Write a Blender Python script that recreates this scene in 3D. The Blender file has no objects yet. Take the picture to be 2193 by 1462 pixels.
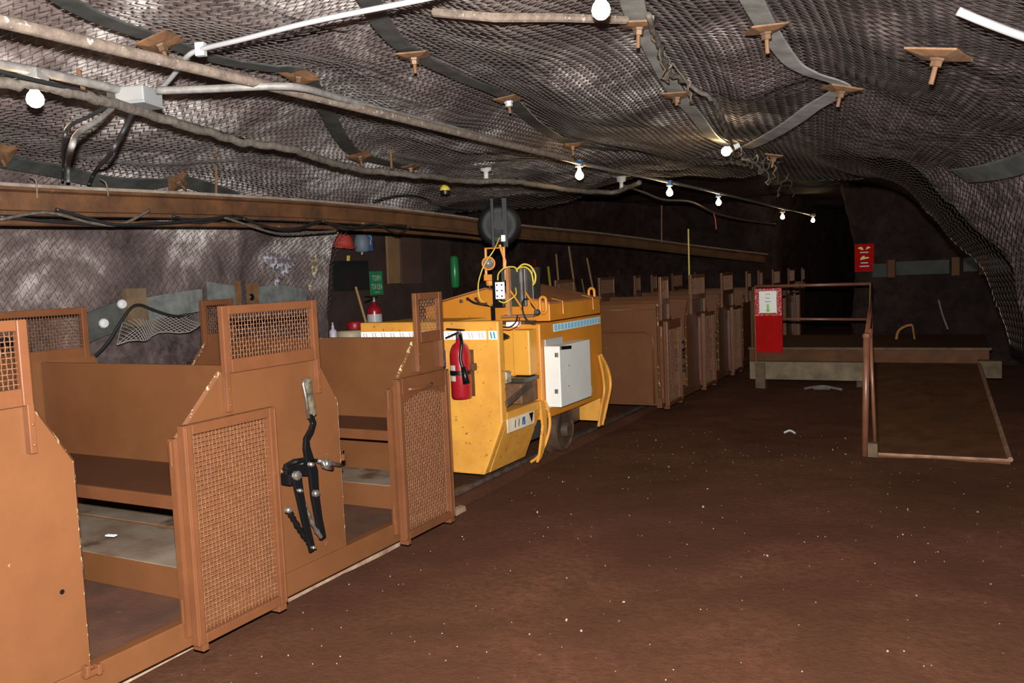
import bpy, bmesh, math, random
import numpy as np
from mathutils import Matrix, Vector
random.seed(7); rng = np.random.RandomState(5)
sc = bpy.context.scene
# ---------------------------------------------------------------- camera, light, exposure
FPX = 1809.21
cam_d = bpy.data.cameras.new('camera'); cam = bpy.data.objects.new('camera', cam_d)
sc.collection.objects.link(cam); sc.camera = cam
cam_d.sensor_width = 36.0; cam_d.lens = FPX/2193*36.0; cam_d.clip_start = .02; cam_d.clip_end = 100
cam.matrix_world = Matrix(((0.8825955, 0.0010394, 0.4701320, 0.0000), (0.4682293, 0.0879600, -0.8792180, 0.0000), (-0.0422667, 0.9961235, 0.0771465, 1.5500), (0, 0, 0, 1)))
vs = sc.view_settings
vs.view_transform = 'Standard'; vs.look = 'None'; vs.exposure = 0.0; vs.gamma = 1.0; vs.use_curve_mapping = False
w = bpy.data.worlds.new('world'); sc.world = w; w.use_nodes = True
w.node_tree.nodes['Background'].inputs[0].default_value = (.9, .7, .6, 1)
w.node_tree.nodes['Background'].inputs[1].default_value = .002
# the flash on top of the camera that lit the photograph
ld = bpy.data.lights.new('camera_flash', 'POINT'); ld.energy = 2450; ld.color = (1, .97, .93); ld.shadow_soft_size = .022
lo = bpy.data.objects.new('camera_flash', ld); lo.location = (-.02, .02, 1.68); sc.collection.objects.link(lo)

# ---------------------------------------------------------------- helpers
POS = {}
def tag(o, label=None, cat=None, group=None, kind=None):
    if label: o['label'] = label
    if cat: o['category'] = cat
    if group: o['group'] = group
    if kind: o['kind'] = kind
    return o
def thing(name, loc, label, cat, group=None):
    o = bpy.data.objects.new(name, None); o.empty_display_size = .05
    sc.collection.objects.link(o); o.location = loc; POS[o] = np.array(loc, float)
    return tag(o, label, cat, group)
class MB:
    def __init__(s): s.v = []; s.f = []; s.n = 0; s.m = []
    def add(s, v, f, mi=0):
        s.v.append(np.asarray(v, float)); s.f += [tuple(i+s.n for i in q) for q in f]; s.n += len(v); s.m += [mi]*len(f); return s
    def box(s, x0, x1, y0, y1, z0, z1, mi=0):
        v = [(x, y, z) for z in (z0, z1) for y in (y0, y1) for x in (x0, x1)]
        return s.add(v, [(0,2,3,1),(4,5,7,6),(0,1,5,4),(2,6,7,3),(0,4,6,2),(1,3,7,5)], mi)
    def obox(s, c, ex, ey, ez, mi=0):
        c, ex, ey, ez = [np.array(a, float) for a in (c, ex, ey, ez)]
        v = [c+ex*i+ey*j+ez*k for k in (-.5,.5) for j in (-.5,.5) for i in (-.5,.5)]
        return s.add(v, [(0,2,3,1),(4,5,7,6),(0,1,5,4),(2,6,7,3),(0,4,6,2),(1,3,7,5)], mi)
    def prism(s, poly, axis, a0, a1, mi=0):      # poly in the two other axes, extruded along axis
        n = len(poly); v = []
        for a in (a0, a1):
            for p, q in poly: v.append({'x': (a, p, q), 'y': (p, a, q), 'z': (p, q, a)}[axis])
        f = [tuple(range(n))[::-1], tuple(range(n, 2*n))] + [(i, (i+1) % n, n+(i+1) % n, n+i) for i in range(n)]
        return s.add(v, f, mi)
    def tube(s, pts, r, k=8, cap=True, mi=0):
        P = np.array(pts, float); n = len(P); R = np.broadcast_to(np.array(r, float), (n,))
        T = np.gradient(P, axis=0) if n > 2 else np.array([P[1]-P[0]]*2)
        T /= np.linalg.norm(T, axis=1)[:, None]+1e-12
        a = np.array([0, 0, 1.]) if abs(T[0][2]) < .9 else np.array([1., 0, 0])
        N = []
        nv = np.cross(T[0], a); nv /= np.linalg.norm(nv)
        for t in T:
            nv = nv - t*(nv@t); nv /= np.linalg.norm(nv)+1e-12; N.append(nv.copy())
        N = np.array(N); B = np.cross(T, N); an = np.arange(k)*2*math.pi/k
        V = (P[:, None] + R[:, None, None]*(np.cos(an)[None, :, None]*N[:, None]+np.sin(an)[None, :, None]*B[:, None])).reshape(-1, 3)
        f = [(i*k+j, i*k+(j+1) % k, (i+1)*k+(j+1) % k, (i+1)*k+j) for i in range(n-1) for j in range(k)]
        if cap: f += [tuple(range(k))[::-1], tuple(range((n-1)*k, n*k))]
        return s.add(V, f, mi)
    def lathe(s, prof, c, axis=(0, 0, 1), k=20, mi=0):      # prof: (radius, height) along axis from c
        ax = np.array(axis, float); ax /= np.linalg.norm(ax)
        a = np.array([0, 0, 1.]) if abs(ax[2]) < .9 else np.array([1., 0, 0])
        N = np.cross(ax, a); N /= np.linalg.norm(N); B = np.cross(ax, N)
        V = []
        for r, h in prof:
            for j in range(k):
                t = 2*math.pi*j/k; V.append(np.array(c)+ax*h+r*(math.cos(t)*N+math.sin(t)*B))
        f = [(i*k+j, i*k+(j+1) % k, (i+1)*k+(j+1) % k, (i+1)*k+j) for i in range(len(prof)-1) for j in range(k)]
        f += [tuple(range(k))[::-1], tuple(range((len(prof)-1)*k, len(prof)*k))]
        return s.add(V, f, mi)
    def sphere(s, c, r, k=16, mi=0, sz=1.0):
        return s.lathe([(r*math.sin(math.pi*i/10)+1e-5, -r*sz*math.cos(math.pi*i/10)) for i in range(11)], c, k=k, mi=mi)
    def build(s, name, mats, parent=None, smooth=False, bevel=0, label=None):
        V = np.concatenate(s.v)
        if parent is None: base_ = np.array([(V[:, 0].min()+V[:, 0].max())/2, (V[:, 1].min()+V[:, 1].max())/2, V[:, 2].min()])
        else: base_ = POS[parent]
        me = bpy.data.meshes.new(name); me.from_pydata((V-base_).tolist(), [], s.f); me.update()
        mats = mats if isinstance(mats, (list, tuple)) else [mats]
        for m in mats: me.materials.append(m)
        if len(mats) > 1: me.polygons.foreach_set('material_index', s.m)
        if len(V) < 60000:
            bm = bmesh.new(); bm.from_mesh(me); bmesh.ops.recalc_face_normals(bm, faces=bm.faces); bm.to_mesh(me); bm.free()
        if smooth: me.polygons.foreach_set('use_smooth', [True]*len(me.polygons))
        o = bpy.data.objects.new(name, me); sc.collection.objects.link(o)
        if parent is None: o.location = base_
        else: o.parent = parent
        POS[o] = base_
        if bevel:
            b = o.modifiers.new('bevel', 'BEVEL'); b.width = bevel; b.segments = 2; b.limit_method = 'ANGLE'; b.angle_limit = .6
        if label: o['label'] = label
        return o
def one(name, mb, mats, label, cat, group=None, **k):
    return tag(mb.build(name, mats, None, **k), label, cat, group)
def spl(pts, n=8):
    P = np.array(pts, float); m = len(P)-1; out = []
    for i in range(m):
        a, b, c, d = P[max(i-1, 0)], P[i], P[i+1], P[min(i+2, m)]
        for j in range(n):
            t = j/n; out.append(.5*((2*b)+(-a+c)*t+(2*a-5*b+4*c-d)*t*t+(-a+3*b-3*c+d)*t**3))
    out.append(P[-1]); return np.array(out)
def text_into(mb, txt, size, o, ex, ez, mi=0, depth=.0008):    # flat letters centred on o, running along ex, up along ez
    cu = bpy.data.curves.new('t', 'FONT'); cu.body = txt; cu.size = size; cu.align_x = 'CENTER'; cu.align_y = 'CENTER'; cu.resolution_u = 2; cu.offset = size*.012
    ob = bpy.data.objects.new('t', cu); sc.collection.objects.link(ob); bpy.context.view_layer.update()
    me = bpy.data.meshes.new_from_object(ob.evaluated_get(bpy.context.evaluated_depsgraph_get()))
    o = np.array(o, float); ex = np.array(ex, float); ez = np.array(ez, float)
    V = [o+ex*v.co.x+ez*v.co.y for v in me.vertices]; F = [tuple(p.vertices) for p in me.polygons]
    if V: mb.add(V, F, mi)
    bpy.data.objects.remove(ob); bpy.data.meshes.remove(me); bpy.data.curves.remove(cu)
def woven(mb, o, e1, e2, W, H, p, r, nn=None, k=4):   # crimped woven wire cloth
    o = np.array(o, float); e1 = np.array(e1, float); e2 = np.array(e2, float); nn = np.cross(e1, e2) if nn is None else nn
    n1 = max(2, int(round(W/p))); n2 = max(2, int(round(H/p))); p1 = W/n1; p2 = H/n2
    for i in range(1, n1):
        z = [(j*p2, ((-1)**(i+j))*r) for j in range(0, n2+1)]
        mb.tube([o+e1*(i*p1)+e2*a+nn*b for a, b in z], r, k, False)
    for j in range(1, n2):
        z = [(i*p1, -((-1)**(i+j))*r) for i in range(0, n1+1)]
        mb.tube([o+e2*(j*p2)+e1*a+nn*b for a, b in z], r, k, False)
# ---------------------------------------------------------------- materials
def mat(name, c1, c2=None, rough=.6, metal=0, scale=6, bump=0, bscale=60, sp=.5, c3=None, s3=20, t3=.68, detail=6, drough=0, coat=0, lo=.35, hi=.65, w3=.03):
    m = bpy.data.materials.new(name); m.use_nodes = True; nt = m.node_tree; N = nt.nodes; L = nt.links
    b = N['Principled BSDF']; b.inputs['Roughness'].default_value = rough; b.inputs['Metallic'].default_value = metal
    b.inputs['Specular IOR Level'].default_value = sp; b.inputs['Diffuse Roughness'].default_value = drough
    if coat: b.inputs['Coat Weight'].default_value = coat; b.inputs['Coat Roughness'].default_value = .25
    b.inputs['Base Color'].default_value = (*c1, 1)
    tc = N.new('ShaderNodeTexCoord'); src = tc.outputs['Object']
    def noise(s, d=6):
        n = N.new('ShaderNodeTexNoise'); n.inputs['Scale'].default_value = s; n.inputs['Detail'].default_value = d; n.inputs['Roughness'].default_value = .6
        L.new(src, n.inputs['Vector']); return n.outputs['Fac']
    def ramp(f, a, bb):
        r = N.new('ShaderNodeMapRange'); r.inputs['From Min'].default_value = a; r.inputs['From Max'].default_value = bb; L.new(f, r.inputs['Value']); return r.outputs[0]
    def mix(f, a, bb):
        x = N.new('ShaderNodeMix'); x.data_type = 'RGBA'; L.new(f, x.inputs[0])
        for q, idx in ((a, 6), (bb, 7)):
            if isinstance(q, tuple): x.inputs[idx].default_value = (*q, 1)
            else: L.new(q, x.inputs[idx])
        return x.outputs[2]
    out = None
    if c2: out = mix(ramp(noise(scale, detail), lo, hi), c1, c2); L.new(out, b.inputs['Base Color'])
    if c3: out = mix(ramp(noise(s3, 5), t3, t3+w3), out if out else c1, c3); L.new(out, b.inputs['Base Color'])
    if bump:
        bp = N.new('ShaderNodeBump'); bp.inputs['Strength'].default_value = bump; bp.inputs['Distance'].default_value = .01
        L.new(noise(bscale, 5), bp.inputs['Height']); L.new(bp.outputs[0], b.inputs['Normal'])
    return m
def emit(name, c, s):
    m = bpy.data.materials.new(name); m.use_nodes = True; b = m.node_tree.nodes['Principled BSDF']
    b.inputs['Base Color'].default_value = (*c, 1); b.inputs['Emission Color'].default_value = (*c, 1); b.inputs['Emission Strength'].default_value = s; return m
BROWN = mat('brown_enamel', (.130, .051, .0195), (.108, .042, .016), rough=.42, sp=.3, scale=3, bump=.06, bscale=90, c3=(.32, .22, .10), s3=22, t3=.725, w3=.01)
BROWN2 = mat('brown_enamel_frames', (.128, .048, .0195), (.103, .038, .016), rough=.34, sp=.4, scale=6, bump=.05, bscale=60, coat=.05)
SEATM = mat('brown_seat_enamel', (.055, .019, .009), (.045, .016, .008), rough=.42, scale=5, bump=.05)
GRIMY = mat('dusty_brown_floor', (.085, .032, .015), (.05, .019, .010), rough=.75, scale=5, bump=.25, bscale=40, c3=(.20, .10, .045), s3=7, t3=.68, w3=.08)
GREYFL = mat('dusty_grey_sheet', (.24, .19, .14), (.15, .10, .065), rough=.7, scale=3, bump=.1, c3=(.09, .04, .022), s3=4, t3=.56, w3=.12)
YEL = mat('shaded_yellow_enamel', (.62, .235, .022), (.52, .19, .018), rough=.38, scale=2.5, bump=.05, c3=(.13, .055, .02), s3=18, t3=.69, w3=.06, coat=.15)  # body yellow deepened to orange, shade of its side put into the colour
YELD = mat('scuffed_yellow_enamel', (.68, .33, .050), (.54, .24, .038), rough=.5, scale=4, bump=.1, c3=(.16, .07, .025), s3=24, t3=.62, w3=.09)
YELF = mat('yellow_front_panels', (.70, .335, .044), (.60, .27, .038), rough=.4, scale=2.5, bump=.05, c3=(.16, .07, .025), s3=22, t3=.70, w3=.06)
YELC = mat('yellow_plastic', (.62, .48, .06), rough=.4)
RUST = mat('rusty_plate', (.155, .075, .030), (.08, .036, .016), rough=.75, scale=14, bump=.3)
RUSTB = mat('rusty_beam', (.115, .048, .017), (.05, .021, .009), rough=.6, scale=5, bump=.25, c3=(.24, .20, .17), s3=9, t3=.66, w3=.08)
RUSTD = mat('dusty_beam_top', (.26, .22, .18), (.15, .115, .09), rough=.85, scale=9, bump=.2)
GALV = mat('dark_galvanised_strap', (.095, .098, .092), (.05, .053, .052), rough=.5, metal=.4, scale=7, bump=.1, c3=(.16, .16, .15), s3=40, t3=.66)
GALVL = mat('pale_galvanised', (.27, .265, .245), (.15, .15, .14), rough=.6, metal=.2, scale=8, bump=.1)
WIRE = mat('mesh_wire', (.135, .118, .106), (.085, .073, .066), rough=.55, metal=.0, scale=3, sp=.5)
DWIRE = mat('door_wire', (.36, .19, .11), (.22, .10, .055), rough=.3, metal=.3, scale=30, sp=.7)
BLACK = mat('black_paint', (.004, .004, .0045), rough=.35, sp=.35)
WORN = mat('worn_brown_edge', (.12, .046, .018), (.10, .038, .015), rough=.4, scale=6, c3=(.42, .33, .17), s3=34, t3=.58, w3=.03)
BLKRUB = mat('black_rubber', (.010, .010, .011), rough=.5)
STEEL = mat('bright_steel', (.35, .33, .30), (.2, .17, .14), rough=.3, metal=.8, scale=40)
GREYB = mat('grey_enclosure', (.40, .41, .40), (.35, .36, .35), rough=.45)
DGREY = mat('dark_grey_box', (.10, .095, .085), (.06, .055, .05), rough=.35, metal=.5)
CONDUIT = mat('dusty_conduit', (.17, .16, .15), (.10, .09, .085), rough=.55, scale=20, bump=.1)
PIPEM = mat('dusty_pipe', (.15, .115, .09), (.075, .055, .042), rough=.8, scale=22, bump=.4, c3=(.24, .22, .20), s3=30, t3=.62)
HOSE = mat('dusty_hose', (.10, .082, .066), (.045, .037, .03), rough=.8, scale=30, bump=.4)
CABW = mat('white_cable_sheath', (.24, .24, .245), rough=.4)
JBOX = mat('junction_grey', (.17, .175, .18), rough=.45)
ROPE = mat('grey_rope', (.17, .135, .10), (.1, .08, .06), rough=.8)
PANW = mat('off_white_enclosure', (.70, .70, .66), (.64, .64, .60), rough=.4, scale=3)
WHITE = mat('white_plastic', (.42, .42, .42), rough=.45)
TAPEW = mat('white_reflective_tape', (.95, .95, .95), rough=.3)
TAPEC = mat('cyan_reflective_tape', (.55, .85, .92), rough=.3)
TAPEB = mat('blue_tape_bars', (.03, .16, .33), rough=.4)
TAPEF = mat('brown_tape_bars', (.55, .42, .38), rough=.4)
RED = mat('red_enamel', (.27, .008, .014), rough=.3, coat=.3)
REDS = mat('red_signboard', (.40, .006, .005), (.32, .005, .005), rough=.8, sp=.08)
PINK = mat('flaking_red_white', (.42, .03, .03), (.6, .38, .38), rough=.7, sp=.1, scale=55, lo=.5, hi=.6)
GREEN = mat('green_sign', (.015, .20, .075), rough=.4)
GREENA = mat('green_arrow', (.30, .55, .12), rough=.5)
BLUE = mat('blue_cap', (.03, .15, .42), rough=.45)
TIMB = mat('rough_timber', (.13, .085, .045), (.07, .045, .025), rough=.85, scale=8, bump=.4)
PLY = mat('brown_deck_board', (.12, .052, .022), (.08, .034, .015), rough=.7, sp=.15, scale=5, bump=.2)
HANDRAIL = mat('brown_pipe_rail', (.20, .08, .045), (.14, .055, .03), rough=.4, coat=.2)
POLEW = mat('wooden_handle', (.36, .22, .10), rough=.6)
BULB = emit('lit_bulb', (1, .70, .36), 95)
GLASS = mat('headlight_lens', (.55, .55, .56), (.3, .3, .3), rough=.12, metal=.7, scale=25)
CARDB = mat('cardboard', (.22, .125, .05), (.17, .09, .04), rough=.8)
GREYTXT = mat('grey_print', (.35, .37, .36), rough=.6)
NUTM = mat('dull_nut', (.13, .075, .04), (.09, .05, .03), rough=.5, metal=.4, scale=30)
def rockmat(name, cols, dark, scale, sc2, bump=.8, drough=1, rgh=.7, xg=None, sp=.3):
    m = bpy.data.materials.new(name); m.use_nodes = True; nt = m.node_tree; N = nt.nodes; L = nt.links
    b = N['Principled BSDF']; b.inputs['Roughness'].default_value = rgh; b.inputs['Diffuse Roughness'].default_value = drough; b.inputs['Specular IOR Level'].default_value = sp
    g = N.new('ShaderNodeNewGeometry')
    n1 = N.new('ShaderNodeTexNoise'); n1.inputs['Scale'].default_value = scale; n1.inputs['Detail'].default_value = 9; n1.inputs['Roughness'].default_value = .62; n1.inputs['Distortion'].default_value = .6
    L.new(g.outputs['Position'], n1.inputs['Vector'])
    fac = n1.outputs['Fac']
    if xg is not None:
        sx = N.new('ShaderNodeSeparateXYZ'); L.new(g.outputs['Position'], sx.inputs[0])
        mr = N.new('ShaderNodeMapRange'); mr.inputs['From Min'].default_value = xg[0]; mr.inputs['From Max'].default_value = xg[1]; mr.inputs['To Min'].default_value = 0; mr.inputs['To Max'].default_value = xg[2]  # rock colour darkens towards the right
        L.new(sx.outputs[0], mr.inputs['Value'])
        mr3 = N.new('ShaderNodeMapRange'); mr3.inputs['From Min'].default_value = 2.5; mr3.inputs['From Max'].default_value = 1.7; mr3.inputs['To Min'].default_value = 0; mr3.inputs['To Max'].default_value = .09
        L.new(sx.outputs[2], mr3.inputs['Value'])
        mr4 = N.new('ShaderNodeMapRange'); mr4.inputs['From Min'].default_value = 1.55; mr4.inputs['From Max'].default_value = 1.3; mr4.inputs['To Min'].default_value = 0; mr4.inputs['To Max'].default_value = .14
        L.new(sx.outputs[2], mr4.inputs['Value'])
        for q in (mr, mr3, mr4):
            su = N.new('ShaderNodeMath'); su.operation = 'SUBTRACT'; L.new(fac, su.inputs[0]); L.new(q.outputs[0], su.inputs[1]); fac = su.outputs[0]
    r = N.new('ShaderNodeValToRGB'); L.new(fac, r.inputs[0]); e = r.color_ramp.elements
    while len(e) < len(cols): e.new(.5)
    for q, (p, c) in zip(e, cols): q.position = p; q.color = (*c, 1)
    n2 = N.new('ShaderNodeTexNoise'); n2.inputs['Scale'].default_value = sc2; n2.inputs['Detail'].default_value = 8; n2.inputs['Roughness'].default_value = .7; L.new(g.outputs['Position'], n2.inputs['Vector'])
    r2 = N.new('ShaderNodeMapRange'); r2.inputs['From Min'].default_value = .42; r2.inputs['From Max'].default_value = .66; L.new(n2.outputs['Fac'], r2.inputs['Value'])
    x = N.new('ShaderNodeMix'); x.data_type = 'RGBA'; L.new(r2.outputs[0], x.inputs[0]); L.new(r.outputs[0], x.inputs[6]); x.inputs[7].default_value = (*dark, 1)
    L.new(x.outputs[2], b.inputs['Base Color'])
    bp = N.new('ShaderNodeBump'); bp.inputs['Strength'].default_value = bump; bp.inputs['Distance'].default_value = .03; L.new(n2.outputs['Fac'], bp.inputs['Height']); L.new(bp.outputs[0], b.inputs['Normal'])
    return m
ROCK = rockmat('dusty_graded_rock', [(.24, (.018, .011, .010)), (.36, (.055, .038, .036)), (.44, (.14, .105, .10)), (.52, (.33, .285, .27)), (.64, (.58, .54, .52))], (.09, .065, .06), 1.2, 11, xg=(-1.9, -.2, .24))
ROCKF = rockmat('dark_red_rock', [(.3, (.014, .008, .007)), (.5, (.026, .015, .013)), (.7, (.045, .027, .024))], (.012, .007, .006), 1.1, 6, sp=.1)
EARTH = rockmat('red_brown_earth', [(.3, (.040, .016, .0085)), (.5, (.062, .025, .0135)), (.68, (.088, .036, .020))], (.050, .020, .011), .9, 26, bump=.9, rgh=.85, sp=.08)

# ---- surface of the meshed drift: cross-section swept along Y, pinned up along the straps
P0 = np.array([(-5.35,0),(-5.40,1.0),(-5.35,1.6),(-5.15,2.05),(-4.7,2.38),(-3.8,2.56),(-2.4,2.68),(-1.2,2.64),(-.35,2.52),(.35,2.32),(.85,1.95),(1.1,1.5),(1.2,.9),(1.25,0)])
P1 = np.array([(-5.35,0),(-5.40,1.0),(-5.35,1.6),(-5.15,2.05),(-4.7,2.38),(-3.8,2.54),(-2.5,2.64),(-1.45,2.45),(-.62,2.26),(-.2,2.06),(.06,1.78),(.26,1.42),(.36,.9),(.42,0)])
def cat(P, s):
    n = len(P) - 1
    s = np.clip(s, 0, n - 1e-6); i = s.astype(int); t = (s - i)[..., None]
    a = P[np.clip(i-1, 0, n)]; b = P[i]; c = P[np.clip(i+1, 0, n)]; d = P[np.clip(i+2, 0, n)]
    return .5*((2*b) + (-a+c)*t + (2*a-5*b+4*c-d)*t*t + (-a+3*b-3*c+d)*t**3)
_ss = np.linspace(0, 13, 1300)
_pp = cat(P0, _ss)
_uu = np.concatenate([[0], np.cumsum(np.hypot(*np.diff(_pp, axis=0).T))])
ULEN = _uu[-1]
def u2s(u): return np.interp(u, _uu, _ss)
def base(u, Y):
    u = np.asarray(u, float); Y = np.asarray(Y, float)
    s = u2s(u)
    w = np.clip((Y-3.6)/2.6, 0, 1); w = (w*w*(3-2*w))[..., None]
    a = cat(P0, s)*(1-w) + cat(P1, s)*w
    k = np.clip(3.5-Y, 0, 9)[..., None]*np.array([.25, 0])*np.clip((s-9)/2, 0, 1)[..., None]
    return a + k
STRAPS = [[(4.542, 1.965), (4.448, 2.117), (4.38, 2.344), (4.351, 2.597), (4.31, 2.857), (4.315, 3.051), (4.365, 3.247), (4.411, 3.398), (4.098, 3.938), (3.634, 4.664), (3.373, 5.188), (3.302, 5.857)], [(5.369, 2.705), (5.289, 2.853), (5.116, 3.198), (5.001, 3.568), (4.944, 4.117), (4.949, 4.726), (4.759, 5.576), (4.618, 6.515), (4.79, 7.234)], [(6.278, 3.165), (6.158, 3.605), (6.077, 4.219), (6.059, 4.843), (6.108, 5.461), (6.074, 6.738)], [(6.696, 3.277), (6.664, 3.82), (6.714, 4.286), (6.805, 4.479), (6.964, 4.654), (6.81, 5.024), (6.669, 5.399), (6.236, 6.48)], [(2.589, 2.767), (2.55, 2.94), (2.506, 3.301), (2.443, 3.654), (2.467, 4.033), (2.532, 4.176), (2.477, 4.472), (2.391, 4.807)], [(7.985, 5.523), (8.087, 5.268), (8.144, 4.98), (8.165, 4.735)]]
def bump(u, Y):
    b = .022*np.sin(2.9*u+1.3*Y) + .02*np.sin(1.9*u-3.4*Y+1) + .012*np.sin(5.6*u+2.7*Y+2) + .008*np.sin(9*u-7*Y)
    if STRAPS:
        d = np.full(np.shape(u), 9.)
        for L in STRAPS:
            for (u0, y0), (u1, y1) in zip(L[:-1], L[1:]):
                dx, dy = u1-u0, y1-y0
                t = np.clip(((u-u0)*dx + (Y-y0)*dy)/(dx*dx+dy*dy+1e-9), 0, 1)
                d = np.minimum(d, np.hypot(u-u0-t*dx, Y-y0-t*dy))
        g = 1-np.exp(-(d/.38)**2)
        b = b*g + .125*g
    return b
def surf(u, Y, off=0.0):
    u = np.asarray(u, float); Y = np.asarray(Y, float)
    p = base(u, Y); e = base(u+.02, Y) - base(u-.02, Y)
    l = np.hypot(e[..., 0], e[..., 1]) + 1e-9
    n = np.stack([e[..., 1]/l, -e[..., 0]/l], -1)   # inward
    q = p + n*(bump(u, Y)+off)[..., None]
    return np.stack([q[..., 0], Y + 0*q[..., 0], q[..., 1]], -1)

# ================================================================ the drift: rock, floor
X3 = np.array([1., 0, 0]); Y3 = np.array([0, 1., 0]); Z3 = np.array([0, 0, 1.])
def yend(u, x, z):      # where the meshed brow ends
    pts = [(-5.4, 6.25), (-5.2, 6.3), (-4.9, 7.6), (-4.3, 8.9), (-2.2, 8.6), (-1.66, 8.0), (-1.27, 7.6), (-.85, 7.2), (-.47, 6.7), (-.19, 6.4), (-.03, 6.2), (.2, 6.05), (.45, 6.0), (2, 6.0)]
    y = np.interp(x, [p[0] for p in pts], [p[1] for p in pts])
    return np.where((x < -4.9) & (z < 2.0), 6.25, y)
def grid_faces(n, m): return [(i*m+j, i*m+j+1, (i+1)*m+j+1, (i+1)*m+j) for i in range(n-1) for j in range(m-1)]
def fb(p, seed, n=14, f0=1.2, amp=1.0):
    r = np.random.RandomState(seed); out = 0
    for i in range(n):
        k = r.randn(3); k *= f0*(1.28**i)/np.linalg.norm(k); out = out + amp/(1.22**i)*np.sin(p@k+r.rand()*6.28)
    return out/3
def shell(name, nu, ny, off, amp, m, y0=-1.6):
    us = np.linspace(0, ULEN, nu); T = np.linspace(0, 1, ny)
    U = np.repeat(us[:, None], ny, 1)
    p = surf(us, np.full(nu, 6.0)); ye = yend(us, p[:, 0], p[:, 2])+.05
    Yv = y0 + (ye[:, None]-y0)*T[None, :]
    q = surf(U, Yv, 0.0); e = surf(U, Yv, -1.0)-q
    d = fb(q.reshape(-1, 3), 3, 16, 1.7).reshape(U.shape)
    q = q+e*(off+np.maximum(-.05, amp*d))[..., None]
    mb = MB(); mb.add(q.reshape(-1, 3), grid_faces(nu, ny))
    return tag(mb.build(name, m, None, smooth=True), kind='structure')
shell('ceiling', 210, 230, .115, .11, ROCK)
# outer chamber beyond the brow: walls follow a plan line
plan = spl([(-5.9, 4.9), (-6.15, 6.0), (-6.2, 8.5), (-6.1, 11), (-6.05, 13.5), (-5.3, 15.6), (-4.1, 16.1), (-3.25, 16.3), (-3.1, 18), (-3.0, 30)], 12)
def wall(name, plan, h, m, seed, top=2.62, arch=.0):
    n = len(plan); k = 44; zz = np.linspace(-.05, h, k); pts = np.array([[x, y, z] for x, y in plan for z in zz])
    t = np.gradient(np.array(plan), axis=0); nr = np.stack([t[:, 1], -t[:, 0]], 1); nr /= np.linalg.norm(nr, axis=1)[:, None]
    nn = np.repeat(nr, k, 0); d = fb(pts, seed, 14, 1.6)*.12 + arch*np.clip(pts[:, 2]-1.7, 0, 9)**2
    pts[:, :2] += nn*d[:, None]
    mb = MB(); mb.add(pts, grid_faces(n, k)); return tag(mb.build(name, m, None, smooth=True), kind='structure')
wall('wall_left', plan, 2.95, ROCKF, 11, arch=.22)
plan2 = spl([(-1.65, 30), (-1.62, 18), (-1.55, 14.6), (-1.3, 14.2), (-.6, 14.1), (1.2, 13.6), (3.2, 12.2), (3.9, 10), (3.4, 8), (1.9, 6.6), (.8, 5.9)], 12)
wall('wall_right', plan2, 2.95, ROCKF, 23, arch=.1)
gx, gy = np.meshgrid(np.linspace(-6.9, 4.6, 90), np.linspace(5.0, 30, 150), indexing='ij')
P = np.stack([gx, gy, np.full(gx.shape, 2.66)], -1); P[..., 2] += .10*fb(P.reshape(-1, 3), 31, 14, 1.5).reshape(gx.shape)+.12+.05*np.clip(9-gy, 0, 4)
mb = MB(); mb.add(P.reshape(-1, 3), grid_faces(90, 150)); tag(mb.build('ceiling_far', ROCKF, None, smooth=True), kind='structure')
gx, gy = np.meshgrid(np.concatenate([np.linspace(-7, -3.0, 60), np.linspace(-2.97, 4.8, 260)]), np.concatenate([np.linspace(-1.6, 9, 330), np.linspace(9.1, 30, 90)]), indexing='ij')
P = np.stack([gx, gy, 0*gx], -1); Q = P.reshape(-1, 3)
h = .010*fb(Q, 41, 12, 2.2)+.006*fb(Q, 42, 12, 9.0)
h = h*np.clip((Q[:, 0]+3.2)*4, .3, 1)*np.clip(1.4-abs(Q[:, 0]+.4)*0, .4, 1)-.012
mb = MB(); P.reshape(-1, 3)[:, 2] = h; mb.add(P.reshape(-1, 3), grid_faces(*gx.shape)); tag(mb.build('floor', EARTH, None, smooth=True), kind='structure')
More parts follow.
